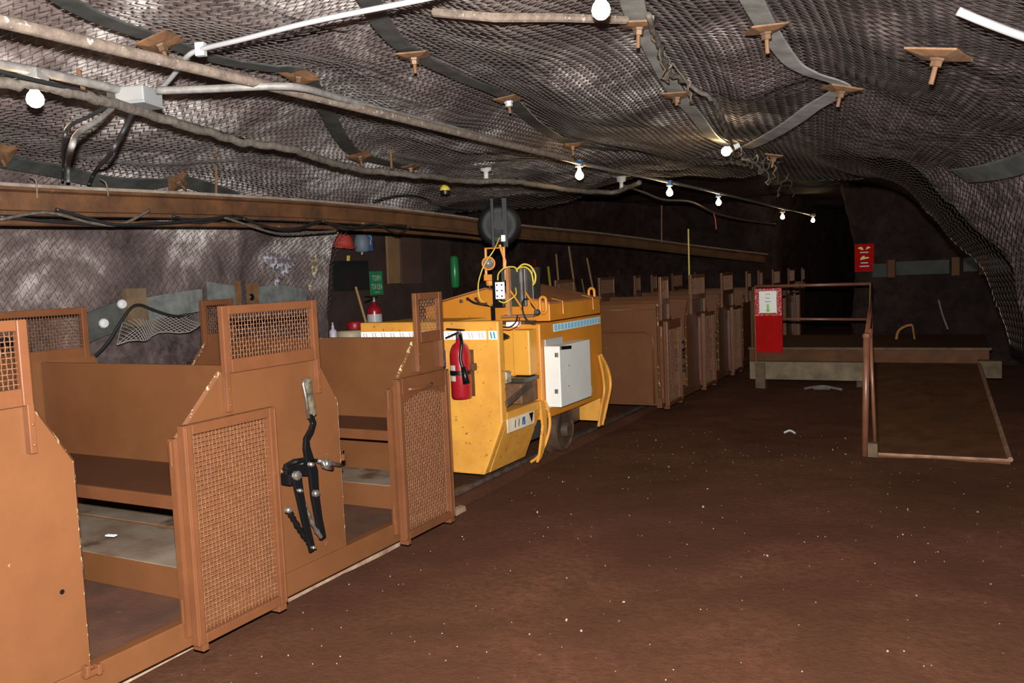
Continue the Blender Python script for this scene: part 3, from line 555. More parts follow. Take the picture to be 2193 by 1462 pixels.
    # doors, folded back flat against the side panels
    if doors:
        for c0, c1, hole in ((1.06, 1.575, 0), (2.507, 3.022, 0), (3.955, 4.48, 1)):
            a, b = sorted((f(c0), f(c1))); X0, X1 = -2.768, -2.728; z0, z1 = .105, 1.01; t = .042
            mb = MB(); mb.box(X0, X1, a, a+t, z0, z1); mb.box(X0, X1, b-t, b, z0, z1); mb.box(X0, X1, a+t, b-t, z1-t-(.05 if hole else 0), z1); mb.box(X0, X1, a+t, b-t, z0, z0+t)
            mb.box(X1-.004, X1+.006, a+.006, a+.014, z0+.01, z1-.01); mb.box(X1-.004, X1+.004, b-.016, b-.008, z0+.01, z1-.01)
            dr = mb.build('door', BROWN2, th, bevel=.004)
            for y_0, y_1 in ((a+.02, a+.05), (b-.06, b-.01)): mb = MB(); mb.box(X0-.02, X1, y_0, y_1, z0-.028, z0); mb.build('runner', BROWN2, dr, bevel=.003)
            mb = MB(); mb.tube([(X0-.02, a-.014, z1-.16), (X0-.02, a-.014, z1-.06)], .010, 8); mb.tube([(X0-.02, a-.014, z0+.10), (X0-.02, a-.014, z0+.20)], .010, 8); mb.box(XS, X0, a-.02, a+.01, z0+.04, z1-.05); mb.build('hinge', BROWN2, dr)
            H = z1-z0-2*t-(.05 if hole else 0)
            mb = MB(); woven(mb, ((X0+X1)/2, a+t, z0+t), Y3, Z3, b-a-2*t, H, .0195 if near else .03, .0019, np.array([1., 0, 0]), k=3); mb.build('wire_mesh', DWIRE, dr)
            if hole and near:
                mb = MB(); yy = np.linspace(a+t, b-t, 14)
                for i in range(13):
                    ym = (yy[i]+yy[i+1])/2; dz = .03*math.cos((ym-(a+b)/2)/((b-a)/2)*math.pi)+.02
                    mb.box(X1-.012, X1-.006, yy[i], yy[i+1], z1-.13+dz*.8, z1-.05)
                mb.build('hand_plate', BROWN2, dr)
                mb = MB(); mb.tube([(X1-.004, a+.10, z1-.065), (X1+.012, a+.14, z1-.07), (X1+.012, a+.30, z1-.07), (X1-.004, a+.34, z1-.065)], .009, 8); mb.build('grab_bar', BROWN2, dr, smooth=True)
    return th
car1 = make_car(-.20, False, 'brown mine passenger car nearest the camera, with mesh doors and black brake lever')
car2 = make_car(8.33, True, 'brown mine passenger car coupled beyond the yellow locomotive, end wall showing', near=False)
car3 = make_car(13.2, True, 'brown mine passenger car farthest away in the dark', near=False)
# brake lever on the near car
def B(px, X=-2.69): return px
def bar(mb, pts, X, wy, th_=.012):      # flat bar along (y,z) points at X
    P = [np.array(p, float)[1:] for p in pts]
    n = len(P); L_, R_ = [], []
    for i in range(n):
        t = P[min(i+1, n-1)]-P[max(i-1, 0)]; t /= np.linalg.norm(t); nn = np.array([-t[1], t[0]])*wy[i]/2 if not np.isscalar(wy) else np.array([-t[1], t[0]])*wy/2
        L_.append(P[i]+nn); R_.append(P[i]-nn)
    mb.prism([tuple(q) for q in L_+R_[::-1]], 'x', X-th_/2, X+th_/2)
lev = MB()
bar(lev, [(-2.690,3.000,0.944), (-2.690,3.019,0.903), (-2.690,2.999,0.869), (-2.690,2.964,0.836), (-2.690,2.961,0.797), (-2.690,2.975,0.734), (-2.690,2.995,0.674), (-2.690,2.998,0.562), (-2.690,3.014,0.446), (-2.690,3.035,0.344)], -2.69, [.026, .028, .028, .030, .038, .05, .056, .048, .040, .036], .02)
lever = lev.build('brake_lever', BLACK, car1, bevel=.004)
mb = MB(); bar(mb, [(-2.690,3.003,1.119), (-2.690,2.998,1.072), (-2.690,3.005,1.005), (-2.690,3.022,0.936)], -2.69, [.026, .032, .036, .026], .03); mb.build('grip', mat('worn_grip', (.13, .11, .07), (.03, .025, .02), rough=.35, scale=25), lever, bevel=.008, label='worn taped grip')
mb = MB(); mb.tube([(-2.672,2.957,1.117), (-2.672,2.946,1.097), (-2.672,2.961,1.023), (-2.672,2.969,0.934)], .007, 8); mb.build('release_rod', STEEL, lever, smooth=True)
mb = MB(); bar(mb, [(-2.700,2.829,0.720), (-2.700,2.890,0.719), (-2.700,2.993,0.701)], -2.705, [.05, .075, .09], .02); bar(mb, [(-2.700,2.827,0.725), (-2.700,2.916,0.731), (-2.700,3.018,0.727)], -2.70, .012, .04); mb.build('pivot_bracket', BLACK, lever, bevel=.003)
mb = MB(); mb.obox((-2.720,2.865,0.672), (.06, 0, 0), (0, .045, .005), (0, 0, .055)); mb.build('mounting_block', BLACK, lever, bevel=.006)
mb = MB(); bar(mb, [(-2.675,2.863,0.693), (-2.675,2.879,0.593), (-2.675,2.902,0.467), (-2.675,2.939,0.317)], -2.672, [.058, .046, .038, .036], .016); mb.build('quadrant_link', BLACK, lever, bevel=.004)
mb = MB(); P = spl([(-2.675,2.799,0.554), (-2.675,2.831,0.498), (-2.675,2.876,0.424), (-2.675,2.918,0.368), (-2.675,2.940,0.321)], 6)
mb.tube(P, [.010, .014, .010, .012, .015]*5, 8); mb.build('left_turnbuckle', BLACK, lever, smooth=True)
mb = MB(); P = spl([(-2.675,2.904,0.554), (-2.675,2.930,0.493), (-2.675,2.965,0.421), (-2.675,3.008,0.358)], 6); mb.tube(P, [.007, .008, .013, .010]*4+[.01]*3, 8); mb.build('right_turnbuckle', STEEL, lever, smooth=True)
for p, r in (((-2.660,2.856,0.691), .022), ((-2.655,2.969,0.581), .017), ((-2.655,2.947,0.723), .012), ((-2.660,2.868,0.619), .010), ((-2.660,2.933,0.334), .009), ((-2.665,2.794,0.548), .014)):
    mb = MB(); mb.lathe([(r, -.012), (r, .006), (r*.7, .010), (r*.65, .016), (.0005, .018)], p, (1, 0, 0), k=10); mb.build('bolt', STEEL, lever)
mb = MB(); mb.tube([(-2.720,3.066,0.711), (-2.700,3.108,0.694), (-2.700,3.216,0.656)], [.012, .012, .008], 8); mb.lathe([(.022, -.02), (.026, -.01), (.026, .012), (.02, .02)], (-2.700,3.104,0.688), (0, .9, -.2), k=6)
mb.tube([(-2.700,3.076,0.712), (-2.690,3.085,0.677), (-2.690,3.134,0.659)], .011, 6); mb.build('adjusting_screw', STEEL, lever, smooth=True)
for x, z in (((-2.795,3.585,0.840), 0),): pass
mb = MB(); mb.obox((-2.775,1.870,0.190), (.03, 0, 0), (0, .075, 0), (0, 0, .022)); mb.obox((-2.770,1.843,0.206), (.03, 0, 0), (0, .018, 0), (0, 0, .04)); mb.obox((-2.770,1.889,0.193), (.03, 0, 0), (0, .018, 0), (0, 0, .04)); mb.build('sill_catch', BROWN2, car1, bevel=.004)
mb = MB()
for c0, c1 in ((4.25, 4.49), (2.82, 3.35)):
    for k in (0, 1):
        yc = 8.33+4.70-(c0+(c1-c0)*(.25+.5*k)); mb = MB(); mb.obox((XF+.034, yc, 1.215), (.004, 0, 0), (0, (c1-c0)*.38, 0), (0, 0, .045)); mb.build('reflector', TAPEW, car2, label='small white reflector')
mb = MB(); mb.lathe([(.009, -.002), (.009, .001)], (-2.799,1.797,0.509), (1, 0, 0), k=10); mb.build('bolt_hole', BLACK, car1)
mb = MB(); mb.obox((-3.600,2.578,0.394), (.05, .01, 0), (-.004, .02, 0), (0, 0, .006)); one('paper_scrap', mb, TAPEW, 'tiny white paper scrap under the seat of the nearest car', 'scrap')
# ================================================================ track
for x, lb in ((-3.23, 'rail on the platform side of the track'), (-3.97, 'rail on the rock-wall side of the track')):
    mb = MB(); mb.prism([(x-.035, .0), (x+.035, .0), (x+.012, .006), (x+.012, .018), (x+.028, .022), (x+.028, .028), (x-.028, .028), (x-.028, .022), (x-.012, .018), (x-.012, .006)], 'y', -1.5, 24)
    one('rail', mb, mat('worn_rail_%d' % (x < -3.5), (.20, .15, .12), (.09, .05, .035), rough=.45, metal=.3, scale=12), lb, 'rail', 'rails of the mine track')
mb = MB(); P = [(-2.965+.012*math.sin(y*2.1)+.006*math.sin(y*7), y, .012) for y in np.linspace(-1, 4.75, 60)]
extr(mb, np.array(P), [(-.022, -.02), (.022, -.02), (.016, .012), (-.022, .016)]); one('track_edging', mb, mat('pale_edging', (.34, .25, .17), (.16, .08, .05), rough=.8, scale=8, bump=.3), 'pale worn edging strip on the ground beside the nearest car', 'edging')
mb = MB(); P = [(-3.06+.015*math.sin(y*1.7), y, .012) for y in np.linspace(4.8, 13, 60)]
extr(mb, np.array(P), [(-.03, -.02), (.03, -.02), (.02, .010), (-.03, .03)]); one('track_edging', mb, EARTH, 'dirt-covered edging strip on the ground beside the locomotive', 'edging')
# ================================================================ locomotive
X0, X1 = -4.17, -2.93; XC = -3.55
loc = thing('battery_locomotive', (XC, 6.2, .02), 'yellow battery locomotive with red fire extinguisher, between the brown cars', 'locomotive')
def sect(z0, z1):       # hull cross-section with the lower corners drawn in
    return [(X0+.16, z0), (X1-.17, z0), (X1-.015, .46), (X1, .50), (X1, z1), (X0, z1), (X0, .50), (X0+.015, .46)]
mb = MB(); mb.prism(sect(.10, 1.235), 'y', 5.28, 5.36); mb.build('nose_plate', YELD, loc, bevel=.012)
mb = MB(); mb.prism([(X0+.16, .10), (X1-.17, .10), (X1-.02, .46), (X1-.004, .50), (X1-.004, .56), (X0+.01, .56), (X0+.01, .50), (X0+.02, .46)], 'y', 5.362, 5.94); mb.build('lower_hull', YELD, loc, bevel=.006)
mb = MB(); mb.box(X0+.01, XC+.14, 5.362, 5.945, .562, 1.225); mb.build('cab_housing', YELF, loc, bevel=.006)
mb = MB(); mb.box(X0, X1, 5.95, 7.24, .40, 1.165); mb.box(X0+.22, X1-.26, 5.95, 7.24, .22, .40); mb.build('body', YEL, loc, bevel=.008)
# battery box lid with a low gable roof
ze, zr, yl0, yl1 = 1.318, 1.455, 6.17, 7.25
mb = MB(); mb.prism([(X0+.03, 1.175), (X1-.012, 1.175), (X1-.012, ze-.006), (XC+.02, zr-.006), (X0+.03, ze-.006)], 'y', yl0, yl1); lid = mb.build('battery_box_lid', YEL, loc, bevel=.004)
mb = MB(); RB = mat('brown_dusty_lid', (.34, .14, .05), (.24, .09, .035), rough=.6, scale=6)
mb.prism([(X0+.02, ze-.004), (XC+.02, zr-.004), (X1-.004, ze-.004), (X1-.004, ze+.008), (XC+.02, zr+.008), (X0+.02, ze+.008)], 'y', yl0-.012, yl1+.01); mb.build('roof_sheet', RB, lid)
for y in (6.40, 7.05): mb = MB(); mb.tube([(X1-.10, y, ze+.03), (X1+.0, y, ze+.006), (X1+.002, y, 1.22)], .006, 6); mb.build('lid_strap', YEL, lid)
def lug(p, h=.13, w_=.08):
    mb = MB(); c = np.array(p); P = [c+np.array([0, math.sin(t)*w_/2*.62, (h/2-.03)*(1 if math.cos(t) > 0 else -1)+math.cos(t)*.034]) for t in np.linspace(0, 2*math.pi, 25)[:-1]]
    P = [c+np.array([math.sin(t)*w_/2*.7, 0, (h/2-.03)*np.sign(math.cos(t))+math.cos(t)*.030]) for t in np.linspace(0.01, 2*math.pi+.01, 25)]
    mb.tube(P, .0135, 8); mb.build('lifting_lug', YEL, loc, smooth=True)
lug((-2.990,6.150,1.306)); lug((-2.993,7.180,1.348), .12)
# cab back cabinet, step, latch
mb = MB(); mb.box((-3.100,5.800,0.935)[0], X1-.02, 5.80, 5.945, .775, 1.13); cabn = mb.build('cab_cabinet', YELF, loc, bevel=.012)
mb = MB(); mb.box(XC+.14, (-3.100,5.800,0.935)[0]-.01, 5.86, 5.945, .575, 1.15); mb.build('cab_post', YELF, loc, bevel=.006)
mb = MB(); mb.box(-3.22, -2.95, 5.70, 5.945, .735, .765); mb.build('cab_shelf', DGREY, loc)
mb = MB(); mb.box(-3.16, -2.96, 5.66, 5.94, .57, .73); mb.build('rusty_pocket', RUST, loc, bevel=.01)
mb = MB(); mb.obox((-2.920,5.541,0.675), (.02, 0, 0), (0, .42, .10), (0, -.012, .045)); mb.build('step_tread', mat('dirty_tread', (.09, .05, .035), (.05, .03, .02), rough=.8), loc, bevel=.006, label='dark worn step tread')
mb = MB(); mb.obox((-3.000,5.494,0.802), (.05, 0, 0), (0, .08, 0), (0, 0, .09)); mb.build('white_bracket', mat('worn_white', (.5, .46, .38), (.2, .12, .06), rough=.6, scale=20), loc, bevel=.008)
# decal on the lower side
p0 = np.array((-2.926,5.563,0.459)); ey = np.array([0, 1, 0.]); mb = MB(); mb.obox(p0, (.006, 0, 0), (0, .44, 0), (0, 0, .10), 0)
for k in range(3): mb.obox(p0+ey*(-.10+.06*k)+X3*.004, (.002, 0, 0), (0, .012, .05), (0, -.006, .012), 1)
mb.prism([(p0[1]+.13, p0[2]+.04), (p0[1]+.20, p0[2]+.04), (p0[1]+.17, p0[2]-.035)], 'x', p0[0]+.003, p0[0]+.005, 1); mb.prism([(p0[1]+.03, p0[2]+.03), (p0[1]+.06, p0[2]+.03), (p0[1]+.06, p0[2]-.03), (p0[1]+.03, p0[2]-.03)], 'x', p0[0]+.003, p0[0]+.005, 2)
mb.build('decal', [mat('cream_decal', (.75, .66, .5), (.6, .5, .35), rough=.5), BLACK, BLUE], loc)
# tapes
def tape(o, ex, L_, H_, ez, cols, n, name, slant=0, nx=None):
    o = np.array(o, float); ex = np.array(ex, float); ez = np.array(ez, float); nx = np.array(nx, float)
    mb = MB(); mb.obox(o+ex*L_/2, ex*L_, ez*H_, nx*.003, 0)
    for i in range(n):
        for d in (-.013, .013):
            c = o+ex*((i+.5)*L_/n+d); mb.obox(c+nx*.002, ex*.009, ez*H_*.74+ex*slant, nx*.002, 1)
    return mb.build(name, cols, loc)
tape((X0+.01, 5.277, 1.132), X3, 1.13, .062, Z3, [TAPEW, TAPEF], 13, 'front_tape', -.012, -Y3)
tape((-3.01, 5.276, 1.132), X3, .07, .062, Z3, [TAPEC, TAPEB], 1, 'front_tape_end', -.008, -Y3)
tape((X1+.004, 6.20, 1.115), Y3, 1.0, .062, Z3, [TAPEC, TAPEB], 15, 'side_tape', 0, X3)
tape((X1+.004, 6.00, .508), Y3, .95, .055, Z3, [TAPEC, TAPEB], 14, 'lower_side_tape', 0, X3)
# white enclosure with a half-open door
cen = thing('control_enclosure', (-2.86, 6.28, .5), 'white control enclosure with black handle on the side of the yellow locomotive', 'enclosure')
mb = MB(); mb.box(-2.926, -2.79, 6.0, 6.62, .50, .985); mb.build('case', PANW, cen, bevel=.006)
mb = MB(); mb.box(-2.928, -2.915, 6.02, 6.34, .90, 1.035); mb.build('back_plate', GREYB, cen)
mb = MB(); mb.obox((-2.782,6.108,0.965), (.012, 0, 0), (0, .20, -.012), (0, .002, .028)); mb.build('handle', BLACK, cen, bevel=.004)
for px in ((-2.813,5.995,0.917), (-2.826,5.995,0.628)):
    mb = MB(); mb.obox(px, (.026, 0, 0), (0, .012, 0), (0, 0, .034)); mb.obox(np.array(px)-Y3*.008, (.010, 0, 0), (0, .01, 0), (0, 0, .03)); mb.build('hinge', STEEL, cen)
for px in ((-2.789,6.164,0.816), (-2.789,6.150,0.652)):
    mb = MB(); mb.lathe([(.006, 0), (.005, .006), (.001, .007)], px, (1, 0, 0), k=8); mb.build('screw', STEEL, cen)
# guards and wheels
for (yc, zc, R_, a0, a1, nm) in ((5.72, .40, .30, -1.75, .55, 'front_guard'), ):
    mb = MB(); P = spl([(-2.915, 5.95, .56), (-2.905, 6.0, .47), (-2.90, 6.0, .34), (-2.93, 5.96, .20), (-2.96, 5.89, .12), (-2.99, 5.82, .09)], 5)
    mb.tube(P, .012, 8); V = []
    mb.prism([(5.90, .56)]+[(p[1], p[2]) for p in P]+[(5.86, .14), (5.94, .36)], 'x', -2.945, -2.925); mb.build(nm, YELD, loc)
mb = MB(); P = spl([(-2.90, 7.13, .80), (-2.89, 7.26, .66), (-2.885, 7.30, .50), (-2.89, 7.20, .32), (-2.90, 7.10, .16)], 6)
mb.tube(P, .013, 8); Q = spl([(-2.905, 7.09, .80), (-2.905, 7.17, .62), (-2.905, 7.19, .46), (-2.905, 7.10, .32), (-2.905, 7.02, .16)], 6); mb.tube(Q, .012, 8)
mb.prism([(p[1], p[2]) for p in P]+[(p[1], p[2]) for p in Q[::-1]], 'x', -2.915, -2.90); mb.box(-3.7, -2.95, 7.2, 7.32, .18, .74); mb.build('rear_guard', YELD, loc)
for y in (5.72, 6.52):
    for x in ((-3.10, -4.00) if y > 6 else (-3.42, -3.70)):
        s = 1 if x > -3.5 else -1
        mb = MB(); mb.lathe([(.22, -.03), (.22, .0), (.19, .01), (.19, .09), (.17, .10), (.15, .085), (.07, .085), (.06, .14), (.001, .14)], (x, y, .222), (s, 0, 0), k=32); mb.build('wheel', mat('rusty_wheel_%s%d' % (int(y*10), s), (.09, .05, .028), (.04, .022, .015), rough=.6, scale=10), loc, smooth=False)
mb = MB(); mb.box(-3.20, -3.12, 6.05, 7.1, .20, .42); mb.build('axle_frame', DGREY, loc)
# operator light, cable reel and boxes on top (all carried by the locomotive)
YR = 6.45; cr = np.array((-3.526,6.450,1.992))
reel = None
mb = MB(); R_ = .182; MATTE = mat('matte_black', (.007, .0075, .008), rough=.55, sp=.25)
mb.lathe([(.001, -.075), (.10, -.078), (.135, -.09), (R_-.014, -.075), (R_, -.045), (R_+.006, 0), (R_, .045), (R_-.014, .07), (.10, .075), (.001, .075)], cr, (-.47, .88, 0), k=40); reel = mb.build('cable_reel', MATTE, loc, smooth=True)
mb = MB(); mb.lathe([(.05, -.10), (.055, .085)], cr, (-.47, .88, 0), k=20); mb.build('hub', MATTE, reel)
e1 = np.array([.88, .47, 0]); 
for dx, wd in ((-.055, .030), (.05, .045)):
    mb = MB(); mb.obox(cr+e1*dx-np.array([-.47, .88, 0])*.09+Z3*.015, e1*wd, np.array([-.47, .88, 0])*.012, Z3*.42); mb.build('upright_plate', MATTE, reel, bevel=.004)
for a in (.4, 2.7, 3.6, 5.9):
    mb = MB(); mb.tube([cr, cr+e1*math.cos(a)*.13+Z3*math.sin(a)*.13], .014, 6); mb.build('spoke', BLACK, reel)
mb = MB(); mb.obox(np.array((-3.431,6.340,1.872)), e1*.026, (.004, .012, 0), Z3*.052); mb.build('white_tag', TAPEW, reel)
# orange yoke and headlight
mb = MB()
mb.tube([(-3.621,6.350,1.563), (-3.614,6.350,1.795), (-3.436,6.350,1.794), (-3.443,6.350,1.548)], .013, 6); mb.tube([(-3.475,6.350,1.819), (-3.428,6.350,1.675), (-3.445,6.350,1.517)], .012, 6)
mb.build('headlight_yoke', mat('orange_enamel', (.72, .27, .045), rough=.45), loc)
YH = 6.22; ch = np.array((-3.519,6.220,1.664)); axh = np.array([.52, -.85, 0])
mb = MB(); mb.lathe([(.03, -.16), (.045, -.15), (.048, -.05), (.056, -.02), (.058, .01), (.050, .012), (.048, .0)], ch, axh, k=24); hl = mb.build('headlight', bpy.data.materials['orange_enamel'], loc, smooth=True)
mb = MB(); mb.lathe([(.046, .0), (.036, .010), (.018, .016), (.0005, .018)], ch, axh, k=24); mb.build('lens', GLASS, hl, smooth=True)
mb = MB(); mb.obox((-3.507,6.220,1.546), (.09, 0, 0), (0, .06, 0), (0, 0, .05)); mb.lathe([(.04, -.02), (.045, .0), (.045, .02)], (-3.501,6.220,1.498), k=12); mb.build('swivel', bpy.data.materials['orange_enamel'], hl)
mb = MB(); mb.obox((-3.569,6.270,1.435), (.13, 0, 0), (0, .12, 0), (0, 0, .14)); mb.build('black_pedestal', BLACK, loc, bevel=.012)
# white switch plate
YP = 5.95; mb = MB(); mb.obox((-3.299,5.980,1.453), (.10, 0, 0), (0, .04, 0), (.004, 0, .30)); sb = mb.build('switch_box', BLACK, loc, bevel=.006)
mb = MB(); cpn = np.array((-3.270,5.950,1.438)); mb.obox(cpn, (.082, 0, 0), (0, .008, 0), (0, 0, .135), 0)
for dz in (-.045, 0, .045):
    for dx in (-.025, .018): mb.lathe([(.007, 0), (.006, .004)], cpn+X3*dx+Z3*dz-Y3*.004, (0, -1, 0), k=8, mi=1)
mb.build('white_switch_plate', [TAPEW, BLACK], sb)
mb = MB(); mb.box((-3.212,6.000,1.442)[0]-.012, (-3.212,6.000,1.442)[0]+.012, YP+.02, YP+.06, (-3.222,6.000,1.224)[2], (-3.203,6.000,1.614)[2]); mb.build('angle_post', mat('tan_post', (.5, .25, .10), (.35, .15, .06), rough=.5), loc)
a = (-3.253,6.150,1.610); b_ = (-3.078,6.150,1.319); mb = MB(); mb.box(a[0]-.03, b_[0]-.06, 6.14, 6.28, b_[2]-.02, a[2]); eb = mb.build('electrical_box', DGREY, loc, bevel=.005)
mb = MB(); mb.box(b_[0]-.10, b_[0]+.0, 6.16, 6.30, b_[2]+.03, a[2]+.0); mb.build('second_box', DGREY, eb, bevel=.004)
mb = MB(); mb.box((-3.178,6.130,1.437)[0]-.005, (-3.178,6.130,1.437)[0]+.005, 6.125, 6.14, (-3.184,6.130,1.303)[2], (-3.169,6.130,1.611)[2]); mb.build('bright_edge', STEEL, eb)
def lc(nm, pts, r, m, **k):
    mb = MB(); mb.tube(spl(pts, 8), r, 8); mb.build(nm, m, loc, smooth=True, **k)
yc_ = 'yellow cable'
lc('power_cable', [(-3.445,6.300,1.880), (-3.421,6.150,1.772), (-3.489,6.120,1.671), (-3.527,6.100,1.584), (-3.559,6.100,1.480), (-3.547,6.100,1.371), (-3.469,6.100,1.322), (-3.371,6.050,1.300)], .0058, YELC, label='yellow cable from the reel past the headlight')
lc('power_cable', [(-3.282,5.940,1.521), (-3.265,5.930,1.576), (-3.204,5.930,1.618), (-3.146,5.980,1.619), (-3.133,6.000,1.581)], .006, YELC, label='yellow cable arching out of the switch plate')
lc('power_cable', [(-3.193,6.100,1.597), (-3.131,6.100,1.640), (-3.065,6.100,1.622), (-3.025,6.100,1.560), (-3.028,6.100,1.501), (-3.050,6.100,1.471)], .008, YELC, label='double yellow cable arch over the grey box')
lc('power_cable', [(-3.186,6.120,1.612), (-3.117,6.120,1.616), (-3.069,6.120,1.569), (-3.055,6.120,1.493)], .007, YELC, label='inner yellow cable arch over the grey box')
lc('power_cable', [(-3.270,5.920,1.357), (-3.220,5.920,1.341), (-3.176,5.950,1.368), (-3.154,6.000,1.403), (-3.182,6.050,1.454)], .0058, YELC, label='yellow cable looping below the switch plate')
lc('brace', [(-3.216,6.000,1.450), (-3.156,6.000,1.365), (-3.105,6.000,1.290)], .0085, YEL)
lc('brace', [(-3.095,6.050,1.418), (-3.021,6.020,1.332), (-2.956,6.000,1.257)], .0095, YEL)
lc('hose', [(-3.076,6.100,1.359), (-3.110,6.050,1.355), (-3.075,5.950,1.292), (-3.047,5.930,1.226), (-2.999,5.930,1.173), (-2.960,5.940,1.165)], .007, BLKRUB, label='black hose looping in front of the lid')
lc('hose', [(-3.076,6.100,1.359), (-3.041,6.050,1.316), (-2.988,6.000,1.287)], .007, BLKRUB)
lc('hose', [(-3.701,6.160,1.372), (-3.607,6.100,1.341), (-3.522,6.100,1.323), (-3.407,6.100,1.306)], .010, BLKRUB, label='black hose coming out of the lid front')
lc('hose', [(-3.618,6.160,1.370), (-3.549,6.100,1.332), (-3.475,6.080,1.331)], .010, mat('maroon_hose', (.12, .03, .02), rough=.5), label='maroon hose coming out of the lid front')
mb = MB(); mb.lathe([(.02, 0), (.024, .015), (.024, .045), (.010, .05)], (-2.967,5.980,1.258), (.6, -.8, .0), k=12); mb.build('black_plug', BLKRUB, loc)
mb = MB(); mb.lathe([(.022, 0), (.022, .02), (.013, .03), (.013, .06), (.004, .06), (.004, .09)], (-2.960,5.391,1.118), (.8, -.4, 0), k=12); mb.build('side_plug', BLKRUB, loc)
for p_ in ((-3.770,6.165,1.354), (-3.704,6.165,1.372), (-3.621,6.165,1.370)):
    mb = MB(); mb.lathe([(.016, -.004), (.016, .008), (.009, .012)], p_, (0, -1, 0), k=10); mb.build('hose_fitting', NUTM, loc)
mb = MB(); mb.obox((-3.143,6.020,1.229), (.26, .06, 0), (-.02, .12, 0), (0, 0, .015)); mb.build('cable_tray', mat('dusty_tray', (.25, .13, .06), (.12, .07, .04), rough=.8), loc)
mb = MB(); mb.obox((-3.134,5.900,1.170), (.10, .03, 0), (-.01, .06, 0), (0, 0, .04)); mb.build('white_terminal', TAPEW, loc, bevel=.005)
lc('terminal_wire', [(-3.208,5.850,1.152), (-3.136,5.840,1.152), (-3.084,5.840,1.188), (-3.097,5.900,1.236)], .006, BLKRUB)
lc('terminal_wire', [(-3.196,5.840,1.130), (-3.123,5.830,1.130), (-3.061,5.840,1.169), (-3.081,5.900,1.221)], .005, RED)
mb = MB(); mb.box(X0+.3, X1-.13, 5.95, 6.16, 1.165, 1.185); mb.build('deck_seam', DGREY, loc)
mb = MB(); mb.obox((-3.151,5.600,1.269), (.02, 0, 0), (0, .02, 0), (.0, 0, .12)); mb.obox((-3.082,5.500,1.288), (.012, 0, 0), (0, .012, 0), (0, 0, .10)); mb.build('lever_stubs', BLACK, loc)
# ---- extinguisher on the nose
def extinguisher(c, R_, H_, label, hose=True, band=True):
    th = thing('fire_extinguisher', c, label, 'fire extinguisher'); c = np.array(c, float)
    mb = MB(); mb.lathe([(R_*.9, 0), (R_, .02), (R_, H_*.72), (R_*.93, H_*.80), (R_*.72, H_*.88), (R_*.36, H_*.93), (R_*.34, H_)], c, k=28); cy = mb.build('cylinder', RED, th, smooth=True)
    mb = MB(); t = c+Z3*H_; mb.lathe([(R_*.30, 0), (R_*.34, .01), (R_*.34, .03), (R_*.22, .035), (R_*.22, .06)], t, k=12); mb.build('valve', STEEL, th)
    mb = MB(); mb.obox(t+np.array([-R_*.2, -R_*.3, .062]), (R_*1.9, 0, -.010), (0, .03, 0), (0, 0, .010)); mb.obox(t+np.array([-R_*.6, -R_*.3, .02]), (R_*1.4, 0, .04), (0, .026, 0), (0, 0, .012)); mb.build('handle', BLACK, th, bevel=.003)
    if hose:
        mb = MB(); mb.tube(spl([t+[R_*.3, -R_*.3, .02], t+[R_*.8, -R_*.9, -.03], t+[R_*.75, -R_*1.15, -.14], t+[R_*1.0, -R_*1.15, -.22]], 6), .012, 10); mb.tube([t+[R_*1.0, -R_*1.15, -.20], t+[R_*1.15, -R_*1.15, -.26], t+[R_*1.3, -R_*1.15, -.32]], [.018, .022, .027], 12)
        mb.build('discharge_horn', BLACK, th, smooth=True)
    if band:
        mb = MB(); mb.lathe([(R_*1.02, 0), (R_*1.04, .003), (R_*1.04, .027), (R_*1.02, .03)], c+Z3*H_*.40, k=28); mb.build('strap', BLACK, th)
        mb = MB()
        for z0_, z1_ in ((.30, .385), (.475, .56)):
            P = [(math.cos(a)*R_*1.01, math.sin(a)*R_*1.01) for a in np.linspace(-2.45, -1.55, 7)]
            V = [(c[0]+x, c[1]+y, c[2]+z) for x, y in P for z in (H_*z0_, H_*z1_)]
            mb.add(V, [(2*i, 2*i+2, 2*i+3, 2*i+1) for i in range(6)])
        mb.build('label_sheet', WHITE, cy)
    return th
ec = (-3.206,5.200,0.682); extinguisher((ec[0], 5.19, ec[2]), .076, .44, 'red fire extinguisher with black horn, strapped to the nose of the yellow locomotive')
mb = MB(); mb.obox(((-3.162,5.275,0.858)[0], 5.268, (-3.162,5.275,0.858)[2]), (.035, 0, 0), (0, .02, 0), (0, 0, .34)); mb.obox(((-3.139,5.260,0.905)[0], 5.25, (-3.139,5.260,0.905)[2]), (.045, 0, 0), (0, .04, 0), (0, 0, .05)); mb.build('extinguisher_bracket', RUSTB, loc)
mb = MB(); fx = (-3.403,5.275,0.959); mb.obox((fx[0], 5.276, fx[2]), (.036, 0, 0), (0, .003, 0), (0, 0, .13), 0)
for i in range(5):
    for j in range(2): mb.obox((fx[0]-.009+.018*j, 5.273, fx[2]+.05-.025*i), (.007, 0, 0), (0, .002, 0), (0, 0, .007), 1)
mb.build('starred_sticker', [mat('navy', (.02, .04, .16), rough=.4), WHITE], loc)
